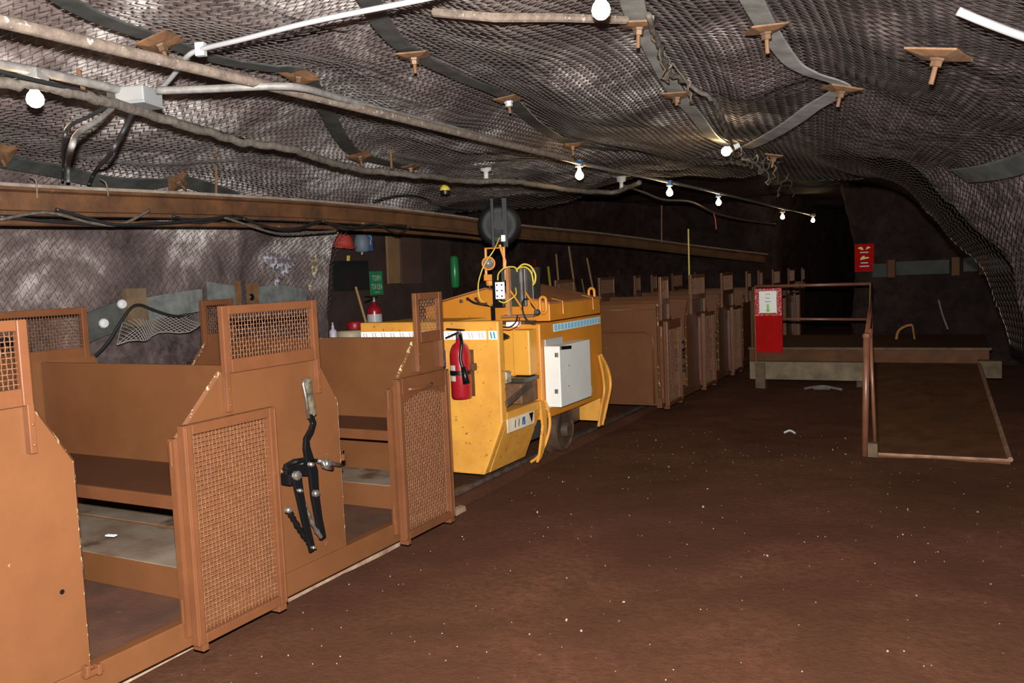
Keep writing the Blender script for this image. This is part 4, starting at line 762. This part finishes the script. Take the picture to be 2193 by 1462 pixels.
# ================================================================ left wall furniture
GALVB = mat('grey_band', (.15, .16, .155), (.08, .09, .09), rough=.6, scale=12, bump=.1)
def wallband(pts, wid, label, m=GALVL, name='wall_strap'):
    # painted steel band lying on the left wall
    P = spl(pts, 6); mb = MB(); k = 4; V = []
    for p in P: V += [(p[0], p[1], p[2]+wid/2), (p[0]+.012, p[1], p[2]+wid/2), (p[0]+.012, p[1], p[2]-wid/2), (p[0], p[1], p[2]-wid/2)]
    mb.add(V, [(i*k+j, i*k+(j+1) % k, (i+1)*k+(j+1) % k, (i+1)*k+j) for i in range(len(P)-1) for j in range(k)]+[(0, 1, 2, 3), tuple(range((len(P)-1)*k, len(P)*k))])
    return one(name, mb, m, label, 'strap', 'steel bands on the left wall')
wallband([(-5.200,3.604,1.297), (-5.200,3.773,1.354), (-5.200,3.986,1.399)], .20, 'dark grey steel band on the left wall, left of the brown timber', GALV)
wallband([(-5.200,4.127,1.417), (-5.200,4.362,1.446), (-5.200,4.659,1.467)], .17, 'grey steel band on the left wall between the timber and the small mesh screen', GALVB)
wallband([(-5.200,4.714,1.523), (-5.200,4.887,1.494), (-5.200,5.005,1.482)], .17, 'short grey steel band on the left wall above the small mesh screen', GALVB)
wallband([(-5.200,5.230,1.465), (-5.200,5.516,1.469), (-5.200,5.837,1.423)], .17, 'grey steel band on the left wall above the second mesh screen', GALVB)
mb = MB(); mb.obox((-5.170,4.039,1.441), (.04, 0, 0), (0, .17, 0), (0, -.01, .27)); one('wall_timber', mb, TIMB, 'brown timber block bolted to the left wall over the grey bands', 'timber')
for p_, lb in (((-5.190,5.017,1.504), 'narrow rusty bar on the left wall above the small mesh screen'), ((-5.190,5.184,1.475), 'rusty plate with a round hole on the left wall')):
    mb = MB(); mb.obox(p_, (.03, 0, 0), (0, .055 if 'narrow' in lb else .11, 0), (0, 0, .20)); one('wall_plate', mb, RUST, lb, 'plate')
mb = MB(); mb.lathe([(.03, -.01), (.02, .0)], (-5.165,5.158,1.467), (1, 0, 0), k=14); one('ring', mb, BLACK, 'dark ring on the rusty wall plate with the hole', 'ring')
for p_, lb in (((-5.160,3.924,1.470), 'white disc left of the brown timber on the left wall'), ((-5.160,3.771,1.347), 'smaller white disc on the dark grey band')):
    mb = MB(); mb.lathe([(.03, -.02), (.034, 0), (.027, .012), (.001, .016)], p_, (1, -.3, 0), k=16); one('white_disc', mb, WHITE, lb, 'disc')
cable('hose', [(-5.100,3.610,1.115), (-5.100,3.740,1.212), (-5.100,3.853,1.347), (-5.100,3.943,1.439), (-5.100,4.020,1.457), (-5.100,4.134,1.415), (-5.100,4.292,1.365), (-5.100,4.557,1.335)], .011, BLKRUB, 'black hose arching over the grey band behind the nearest car', 'hose')
# torn piece of mesh
mb = MB(); A = [np.array(q) for q in ((-5.000,3.736,1.203), (-5.120,3.883,1.345), (-5.120,4.570,1.377), (-5.000,4.431,1.272))]
nu, nv = 22, 6
def tq(a, b): return (A[0]*(1-a)+A[3]*a)*(1-b)+(A[1]*(1-a)+A[2]*a)*b + np.array([.05*math.sin(a*9), 0, .015*math.sin(a*14)])
for i in range(nu+1):
    for sgn in (1, -1):
        pts = [tq(min(1, max(0, (i+sgn*j)/nu)), j/nv) for j in range(nv+1)]; mb.tube(pts, .0028, 4)
mb.tube([tq(a, 0) for a in np.linspace(0, 1, 12)], .004, 4)
one('torn_mesh', mb, mat('pale_wire', (.22, .19, .17), rough=.5), 'torn flap of pale chain-link mesh hanging loose on the left wall', 'wire mesh')
# ================================================================ recess behind the locomotive
XR = -6.0
mb = MB(); mb.box(XR-.04, XR, 6.3, 9.6, .0, 2.35); one('plank_wall', mb, mat('dark_plank', (.045, .022, .016), (.025, .014, .011), rough=.8, scale=3, bump=.3, bscale=12), 'dark plank partition behind the locomotive, holding the signs', 'partition')
wb = thing('workbench', (-5.7, 7.9, 0), 'dark workbench in the recess behind the cars, mostly hidden', 'bench')
mb = MB(); mb.box(-5.98, -5.35, 6.5, 9.2, .925, .965); mb.build('top', TIMB, wb)
for x, y in ((-5.9, 6.6), (-5.42, 6.6), (-5.9, 9.1), (-5.42, 9.1)): mb = MB(); mb.box(x-.04, x+.04, y-.04, y+.04, 0, .925); mb.build('leg', TIMB, wb)
def wall_c(px, X=XR+.02): return np.array(px)
c = np.array((-5.970,7.905,1.535)); th = thing('first_aid_sign', c, 'green first aid kit sign with white mirrored lettering above the far extinguisher', 'sign')
mb = MB(); mb.obox(c, (.008, 0, 0), (0, .235, 0), (0, 0, .27)); mb.build('board', GREEN, th)
mb = MB(); text_into(mb, 'FIRST', .088, c+[.006, 0, .055], (0, -.78, 0), Z3); text_into(mb, 'AID KIT', .088, c+[.006, 0, -.045], (0, -.68, 0), Z3); mb.obox(c+[.006, 0, -.105], (.001, 0, 0), (0, .09, 0), (0, 0, .008)); mb.build('lettering', WHITE, th)
fe = np.array((-5.750,7.550,1.103)); extinguisher((fe[0], fe[1], .965), .082, .36, 'red and silver fire extinguisher below the green first aid sign', hose=False, band=False)
mb = MB(); mb.lathe([(.0835, .0), (.0835, .11)], (fe[0], fe[1], 1.085), k=24); o = mb.build('silver_band', WHITE, [o_ for o_ in POS if o_.name.startswith('fire_extinguisher') and o_.type == 'EMPTY'][-1])
mb = MB(); mb.tube([(-5.850,7.375,1.500), (-5.600,7.224,1.048)], .014, 8); one('tool_handle', mb, POLEW, 'wooden tool handle leaning left of the green first aid sign', 'tool handle')
mb = MB(); b0 = (-5.550,6.597,1.015); mb.lathe([(.036, 0), (.038, .01), (.038, .11), (.028, .125), (.014, .135), (.014, .165), (.008, .17), (.008, .2)], (b0[0], b0[1], .965), k=18); one('white_bottle', mb, mat('lilac_white', (.5, .45, .55), rough=.4), 'small white spray bottle behind the second car seat', 'bottle', smooth=True)
b0 = (-5.600,6.961,1.005); mb = MB(); mb.lathe([(.14, 0), (.15, .02), (.15, .085), (.13, .095)], (b0[0]-.02, b0[1], .965), k=24); one('cream_tub', mb, mat('cream_plastic', (.42, .36, .24), rough=.5), 'low cream tub left of the locomotive tape', 'tub', smooth=True)
mb = MB(); mb.lathe([(.075, 0), (.08, .01), (.08, .07), (.07, .085), (.001, .087)], (b0[0]-.02, b0[1]+.07, 1.062), k=20); one('red_can', mb, mat('dark_red_can', (.28, .01, .015), rough=.4), 'dark red can standing on the cream tub', 'can', smooth=True)
# hard hats, cards, bottle on the partition
hh = np.array((-5.850,7.190,2.004)); th = thing('hard_hat', hh, 'red hard hat hanging under the rusty beam at the edge of the recess', 'hard hat')
mb = MB(); mb.lathe([(.15, -.08), (.135, -.078), (.128, -.03), (.10, .04), (.06, .08), (.001, .095)], hh, (.1, .1, 1), k=24); mb.build('shell', mat('faded_red', (.42, .05, .04), rough=.5), th, smooth=True)
mb = MB(); mb.obox(hh+[.08, -.02, -.078], (.12, 0, 0), (0, .18, 0), (0, 0, .012)); mb.build('brim', bpy.data.materials['faded_red'], th, bevel=.005)
c = np.array((-5.900,7.590,2.004)); mb = MB(); mb.lathe([(.06, -.12), (.085, -.10), (.09, 0), (.07, .07), (.02, .10)], c, k=16); one('grey_bag', mb, mat('grey_blue', (.12, .15, .19), rough=.6), 'grey-blue bag hanging beside the blue card', 'bag', smooth=True)
c = np.array((-5.880,7.690,1.994)); th = thing('blue_card', c, 'blue card with a white ring mark hanging under the rusty beam', 'sign')
mb = MB(); mb.obox(c, (.006, 0, 0), (0, .115, 0), (0, 0, .185)); mb.build('card', BLUE, th)
mb = MB(); P = [c+np.array([.006, .020*math.cos(t), .032*math.sin(t)]) for t in np.linspace(0, 2*math.pi, 17)]; mb.tube(P, .006, 5); P = [c+np.array([.006, .05*math.cos(t), .02+.055*math.sin(t)]) for t in np.linspace(.2, 2.9, 10)]; mb.tube(P, .003, 5); mb.build('mark', WHITE, th)
mb = MB(); mb.tube([(-5.900,7.642,2.119), (-5.900,7.654,2.067)], .006, 6); mb.tube([(-5.880,7.564,1.904), (-5.880,7.551,1.857)], .010, 6); mb.build('cord', WHITE, th)
c = np.array((-5.900,7.337,1.817)); mb = MB(); mb.obox(c, (.02, 0, 0), (0, .03, 0), (0, .01, .06)); one('yellow_tag', mb, YELC, 'small yellow tag hanging below the red hard hat', 'tag')
c = np.array((-5.950,8.230,1.802)); mb = MB(); mb.obox(c, (.03, 0, 0), (0, .235, 0), (0, .01, .56)); one('brown_board', mb, CARDB, 'light brown board standing upright right of the green sign', 'board')
c = np.array((-5.970,8.627,1.819)); mb = MB(); mb.obox(c, (.02, 0, 0), (0, .42, 0), (0, 0, .62)); one('dark_board', mb, mat('dark_board', (.075, .038, .028), rough=.7), 'dark board beside the light brown one', 'board')
c = np.array((-5.930,7.406,1.629)); mb = MB(); mb.obox(c, (.10, 0, 0), (0, .50, 0), (0, 0, .32)); one('black_box', mb, BLKRUB, 'black box on the partition left of the green first aid sign', 'box')
c = np.array((-5.900,9.519,1.636)); mb = MB(); mb.lathe([(.035, -.21), (.055, -.19), (.06, 0), (.055, .18), (.035, .21)], c, k=16); one('green_cylinder', mb, mat('bright_green', (.02, .20, .06), rough=.3), 'green upright cylinder on the dark wall left of the cable reel', 'cylinder', smooth=True)
# tool handles beyond the locomotive, leaning on the left wall
for a, b, r, m_, lb in (((-5.750,11.596,1.769), (-5.500,11.149,1.198), .030, mat('dark_red_pole', (.12, .015, .012), rough=.5), 'dark red pole leaning on the wall beyond the grey box'), ((-5.750,12.066,1.664), (-5.500,11.606,1.284), .020, YELC, 'yellow tool handle leaning beyond the locomotive'), ((-5.750,12.380,1.863), (-5.500,11.917,1.165), .016, POLEW, 'brown tool handle leaning just right of the yellow one'), ((-5.750,12.887,1.995), (-5.500,12.491,1.365), .017, POLEW, 'tallest wooden tool handle leaning behind the locomotive'), ((-5.700,13.268,1.444), (-5.500,12.929,1.120), .013, POLEW, 'short wooden tool handle between two taller ones'), ((-5.750,13.642,1.801), (-5.500,13.366,1.022), .017, POLEW, 'wooden tool handle nearest the lifting lug')):
    a, b = np.array(a), np.array(b); t = (a[2]-.02)/(a[2]-b[2]); b = a+(b-a)*t
    mb = MB(); mb.tube([a, b], r, 8); one('tool_handle', mb, m_, lb, 'tool handle', 'tool handles leaning on the left wall')
a = np.array((-3.400,11.760,2.106)); b = np.array((-3.400,11.745,1.437)); mb = MB(); mb.tube([a, b, b-Z3*.25], .012, 8); th = one('yellow_pole', mb, YELC, 'thin yellow pole standing upright in the second mine car', 'pole')
# ================================================================ platform, ramp and railings
pf = thing('boarding_platform', (-.9, 12.0, 0), 'low brown boarding platform in front of the dark tunnel', 'platform')
mb = MB(); mb.box(-2.45, .28, 11.12, 13.4, .30, .47); mb.build('deck', PLY, pf, bevel=.01)
mb = MB(); mb.box(-2.45, .30, 11.06, 11.14, .47, .50); mb.build('deck_edge', TIMB, pf, bevel=.005)
mb = MB(); mb.box(-2.42, -.95, 10.98, 11.12, .095, .325); mb.build('beam', mat('pale_mossy_timber', (.22, .17, .10), (.12, .085, .055), rough=.85, scale=5, bump=.4), pf, bevel=.012, label='pale rough timber beam')
for x, y in ((-2.28, 11.02), (-2.28, 13.3), (-.6, 13.3), (.1, 13.3), (-1.1, 11.3)): mb = MB(); mb.box(x-.06, x+.06, y-.07, y+.07, -.02, .31); mb.build('foot_post', TIMB, pf)
mb = MB(); mb.box(.16, .40, 10.95, 11.15, .16, .36); mb.build('end_block', TIMB, pf, bevel=.01)
rp = thing('ramp', (-.2, 9.1, 0), 'brown wooden ramp with a metal edge on the right, leading up to the platform', 'ramp')
q = [np.array(v) for v in ((-.61, 7.20, .012), (.32, 7.24, .012), (.17, 11.06, .32), (-.94, 11.06, .32))]
mb = MB(); V = q+[v-Z3*.03 for v in q]; mb.add(V, [(0,1,2,3),(7,6,5,4),(0,4,5,1),(1,5,6,2),(2,6,7,3),(3,7,4,0)]); mb.build('deck', PLY, rp)
mb = MB(); mb.tube([q[0]+Z3*.004, q[1]+Z3*.004], .013, 6); mb.build('toe_edge', mat('tan_edge', (.35, .2, .12), (.2, .1, .06), rough=.6, scale=12), rp)
mb = MB(); mb.tube([q[1]+Z3*.01, q[2]+Z3*.01], .020, 6); mb.build('side_edge', bpy.data.materials['tan_edge'], rp)
mb = MB(); V = [q[0], q[0]-Z3*.05, q[3]-Z3*.33, q[3]]; mb.add([v+X3*a for a in (0, .03) for v in V], [(0,1,2,3),(7,6,5,4),(0,4,5,1),(1,5,6,2),(2,6,7,3),(3,7,4,0)]); V = [q[1], q[1]-Z3*.05, q[2]-Z3*.33, q[2]]; mb.add([v+X3*a for a in (-.03, 0) for v in V], [(0,1,2,3),(7,6,5,4),(0,4,5,1),(1,5,6,2),(2,6,7,3),(3,7,4,0)]); mb.build('side_board', PLY, rp)
rl = thing('railing', (-1.6, 11.05, 0), 'brown pipe railing along the platform front and down the ramp', 'railing')
def rail(nm, pts, r=.021): mb = MB(); mb.tube(pts, r, 10); mb.build(nm, HANDRAIL, rl, smooth=True)
A_ = (-2.345, 11.04, 1.285); B_ = (-.965, 11.04, 1.275)
rail('post', [(-2.345, 11.04, .0), A_], .019); rail('top_rail', [A_, B_], .020); rail('mid_rail', [(-2.345, 11.04, .87), (-1.0, 11.04, .845)], .017)
rail('post', [(-.965, 11.04, .30), B_], .018)
lp = (-.668, 7.22, .955); rail('ramp_post', [(-.69, 7.22, -.01), lp], .026); rail('ramp_rail', [B_, (-.80, 9.1, 1.11), lp], .019)
mb = MB(); mb.lathe([(.031, -.012), (.034, .0), (.028, .02), (.001, .03)], lp, k=12); mb.build('post_cap', HANDRAIL, rl)
rail('ramp_post', [(-.63, 7.42, .02), (-.66, 7.42, 1.0)], .015); rail('mid_rail', [(-.965, 11.04, .86), (-.68, 7.24, .52)], .012)
mb = MB(); mb.box(-.66, -.59, 7.14, 7.22, .0, .11); mb.build('foot_block', TIMB, rl)
# red board with the notice
c = np.array([-2.168, 11.0, .85]); th = thing('red_notice_board', c, 'red board with a white notice and green down arrow hung on the railing', 'sign board')
mb = MB(); mb.obox(c, (.335, 0, 0), (0, .018, 0), (0, 0, .815)); mb.build('board', REDS, th)
mb = MB(); mb.obox(c+[0, -.012, .235], (.325, 0, 0), (0, .006, 0), (0, 0, .345)); mb.build('flaking_panel', PINK, th)
n_ = c+np.array([-.005, -.018, .235]); mb = MB(); mb.obox(n_, (.215, 0, 0), (0, .004, 0), (0, 0, .275)); mb.build('paper_notice', mat('paper', (.85, .87, .82), rough=.6), th)
mb = MB()
mb.obox(n_+[0, -.003, .05], (.055, 0, 0), (0, .001, 0), (0, 0, .011), 0); mb.obox(n_+[0, -.003, .005], (.075, 0, 0), (0, .001, 0), (0, 0, .011), 0); mb.obox(n_+[0, -.003, .10], (.06, 0, 0), (0, .001, 0), (0, 0, .005), 2)
mb.obox(n_+[0, -.003, -.065], (.028, 0, 0), (0, .002, 0), (0, 0, .075), 1); mb.prism([(n_[0]-.034, n_[2]-.10), (n_[0]+.034, n_[2]-.10), (n_[0], n_[2]-.135)], 'y', n_[1]-.004, n_[1]-.002, 1)
mb.build('print', [GREYTXT, GREENA, REDS], th)
# far red warning sign on the wall right of the tunnel
c = np.array((-1.294,13.750,1.598)); th = thing('warning_sign', c, 'red warning sign with yellow pictograms beside the dark tunnel mouth', 'sign')
mb = MB(); mb.obox(c, (.27, 0, 0), (0, .01, 0), (0, 0, .42)); mb.build('board', REDS, th)
mb = MB(); y_ = c[1]-.007
def pg(pts, mi=0): mb.prism([(c[0]+a, c[2]+b) for a, b in pts], 'y', y_-.002, y_, mi)
pg([(-.09, .145), (-.02, .115), (-.01, .13), (-.03, .165), (-.07, .165)]); pg([(.02, .12), (.09, .15), (.07, .165), (.04, .165)]); pg([(-.06, -.03), (-.05, .0), (-.02, .03), (.01, .03), (.0, .01), (.06, .01), (.07, -.005), (.0, -.02)])
for z, w_ in ((.082, .12), (-.075, .10), (-.125, .13)): mb.obox((c[0], y_, c[2]+z), (w_, 0, 0), (0, .002, 0), (0, 0, .017), 1)
mb.build('pictograms', [YELC, WHITE], th)
FARS = mat('dull_far_strap', (.045, .047, .042), (.028, .03, .028), rough=.8)
for i, (a, b_, z, lb) in enumerate(((-1.18, -.98, 1.40, 'short grey wall strap right of the red warning sign'), (-.86, -.16, 1.42, 'long grey wall strap on the far right wall'), (.02, .20, 1.44, 'small grey wall plate between two gaps on the far right wall'), (.32, .72, 1.43, 'grey wall strap piece near the right mesh edge'), (.78, 1.1, 1.40, 'grey wall strap piece behind the hanging mesh edge'))):
    y_ = 13.72-.25*max(0, a); mb = MB(); mb.obox(((a+b_)/2, y_, z), (b_-a, -.1*(b_-a), 0), (0, .02, 0), (0, 0, .20)); one('wall_strap', mb, FARS, lb, 'strap', 'straps on the far right wall')
for x in (-.92, -.08, .26, .76):
    mb = MB(); mb.obox((x, 13.70-.25*max(0, x), 1.42), (.10, 0, 0), (0, .03, 0), (0, 0, .26)); one('wall_plate', mb, PLY, {-.92: 'rusty plate at the left end of the long far strap', -.08: 'rusty plate at the right end of the long far strap', .26: 'rusty plate between the small far wall plates', .76: 'rusty plate nearest the hanging mesh edge'}[x], 'plate', 'rusty plates on the far right wall')
cable('pale_rod', [(-0.284,13.000,0.976), (-0.237,12.900,0.788), (-0.168,12.800,0.584)], .013, CONDUIT, 'pale bent rod leaning in the dark behind the ramp', 'rod')
c = np.array((-0.702,12.600,0.534)); mb = MB(); mb.tube(spl([c+[-.10, 0, -.17], c+[-.07, 0, .03], c+[.02, 0, .11], c+[.11, 0, .13]], 5), .018, 6); mb.tube([c+[-.10, 0, -.17], c+[.15, 0, -.17]], .018, 6); mb.tube([c+[.11, 0, .13], c+[.15, 0, -.17]], .012, 6)
one('rusty_frame', mb, mat('orange_rust', (.45, .18, .04), (.2, .08, .03), rough=.6), 'small bent rusty frame standing on the platform', 'frame')
# odd things on the ground
mb = MB(); P = spl([(-1.72, 10.86, .008), (-1.62, 10.84, .03), (-1.50, 10.84, .045), (-1.40, 10.83, .03), (-1.28, 10.82, .010)], 5); mb.tube(P, .016, 6); mb.tube([(-1.62, 10.84, .02), (-1.42, 10.83, .02)], .02, 5)
one('grey_bracket', mb, CONDUIT, 'small grey bent piece on the ground in front of the platform beam', 'bracket')
c = (-1.395,7.923,0.010); mb = MB(); mb.tube(spl([np.array(c)+[-.05, 0, 0], np.array(c)+[0, .02, .02], np.array(c)+[.05, 0, 0]], 4), .010, 5); one('loose_hook', mb, GREYB, 'tiny grey hook lying on the earth floor', 'hook')
mb = MB(); r_ = np.random.RandomState(3)
for i in range(420):
    y = r_.uniform(2.0, 8.0); x = r_.uniform(-2.85, .4); s_ = r_.uniform(.0018, .0050)*(1 if r_.rand() < .93 else 1.9)
    a = r_.randn(3, 3); a = np.linalg.qr(a)[0]*s_*r_.uniform(.7, 1.3, (3, 1)); mb.obox((x, y, .004), a[0], a[1], a[2])
o = one('gravel', mb, mat('pale_stone_chips', (.30, .23, .19), (.10, .055, .04), rough=.5, scale=9, lo=.55, hi=.6), 'scattered pale stone chips on the earth floor', 'gravel'); o['kind'] = 'stuff'

# reflections on the rock before the recess, put in as flat pale patches
def blot(c, w_, h_, seed, m, label):
    r_ = np.random.RandomState(seed); c = np.array(c, float); P = []
    for i in range(18):
        a = i/18*6.283; k = r_.uniform(.45, 1.1); P.append((c[1]+math.cos(a)*w_*k, c[2]+math.sin(a)*h_*k))
    mb = MB(); mb.prism(P, 'x', c[0], c[0]+.004); one('shine_blotch', mb, m, label, 'paint mark', 'painted shine on the left rock wall')
PB = mat('lilac_white_shine', (.42, .42, .50), (.12, .10, .11), rough=.35, scale=22, lo=.4, hi=.5); PY = mat('cream_shine', (.55, .50, .32), (.14, .11, .08), rough=.4, scale=25, lo=.4, hi=.5)
blot((-5.170,5.541,1.725), .13, .11, 4, PB, 'largest painted shine blotch on the rock above the second mesh screen')
blot((-5.170,5.426,1.758), .06, .09, 5, PB, 'narrow painted shine blotch just left of the largest one')
blot((-5.170,5.346,1.786), .035, .06, 6, PB, 'small faint painted shine blotch, leftmost on the rock')
blot((-5.170,5.448,1.575), .04, .05, 7, PB, 'small painted shine spot below the largest blotch')
blot((-5.140,5.900,1.721), .045, .14, 8, PY, 'upright cream streak of painted shine on the rock beside the dark recess')
blot((-5.140,5.835,1.547), .02, .07, 9, PY, 'thin cream spot of painted shine under the cream streak')
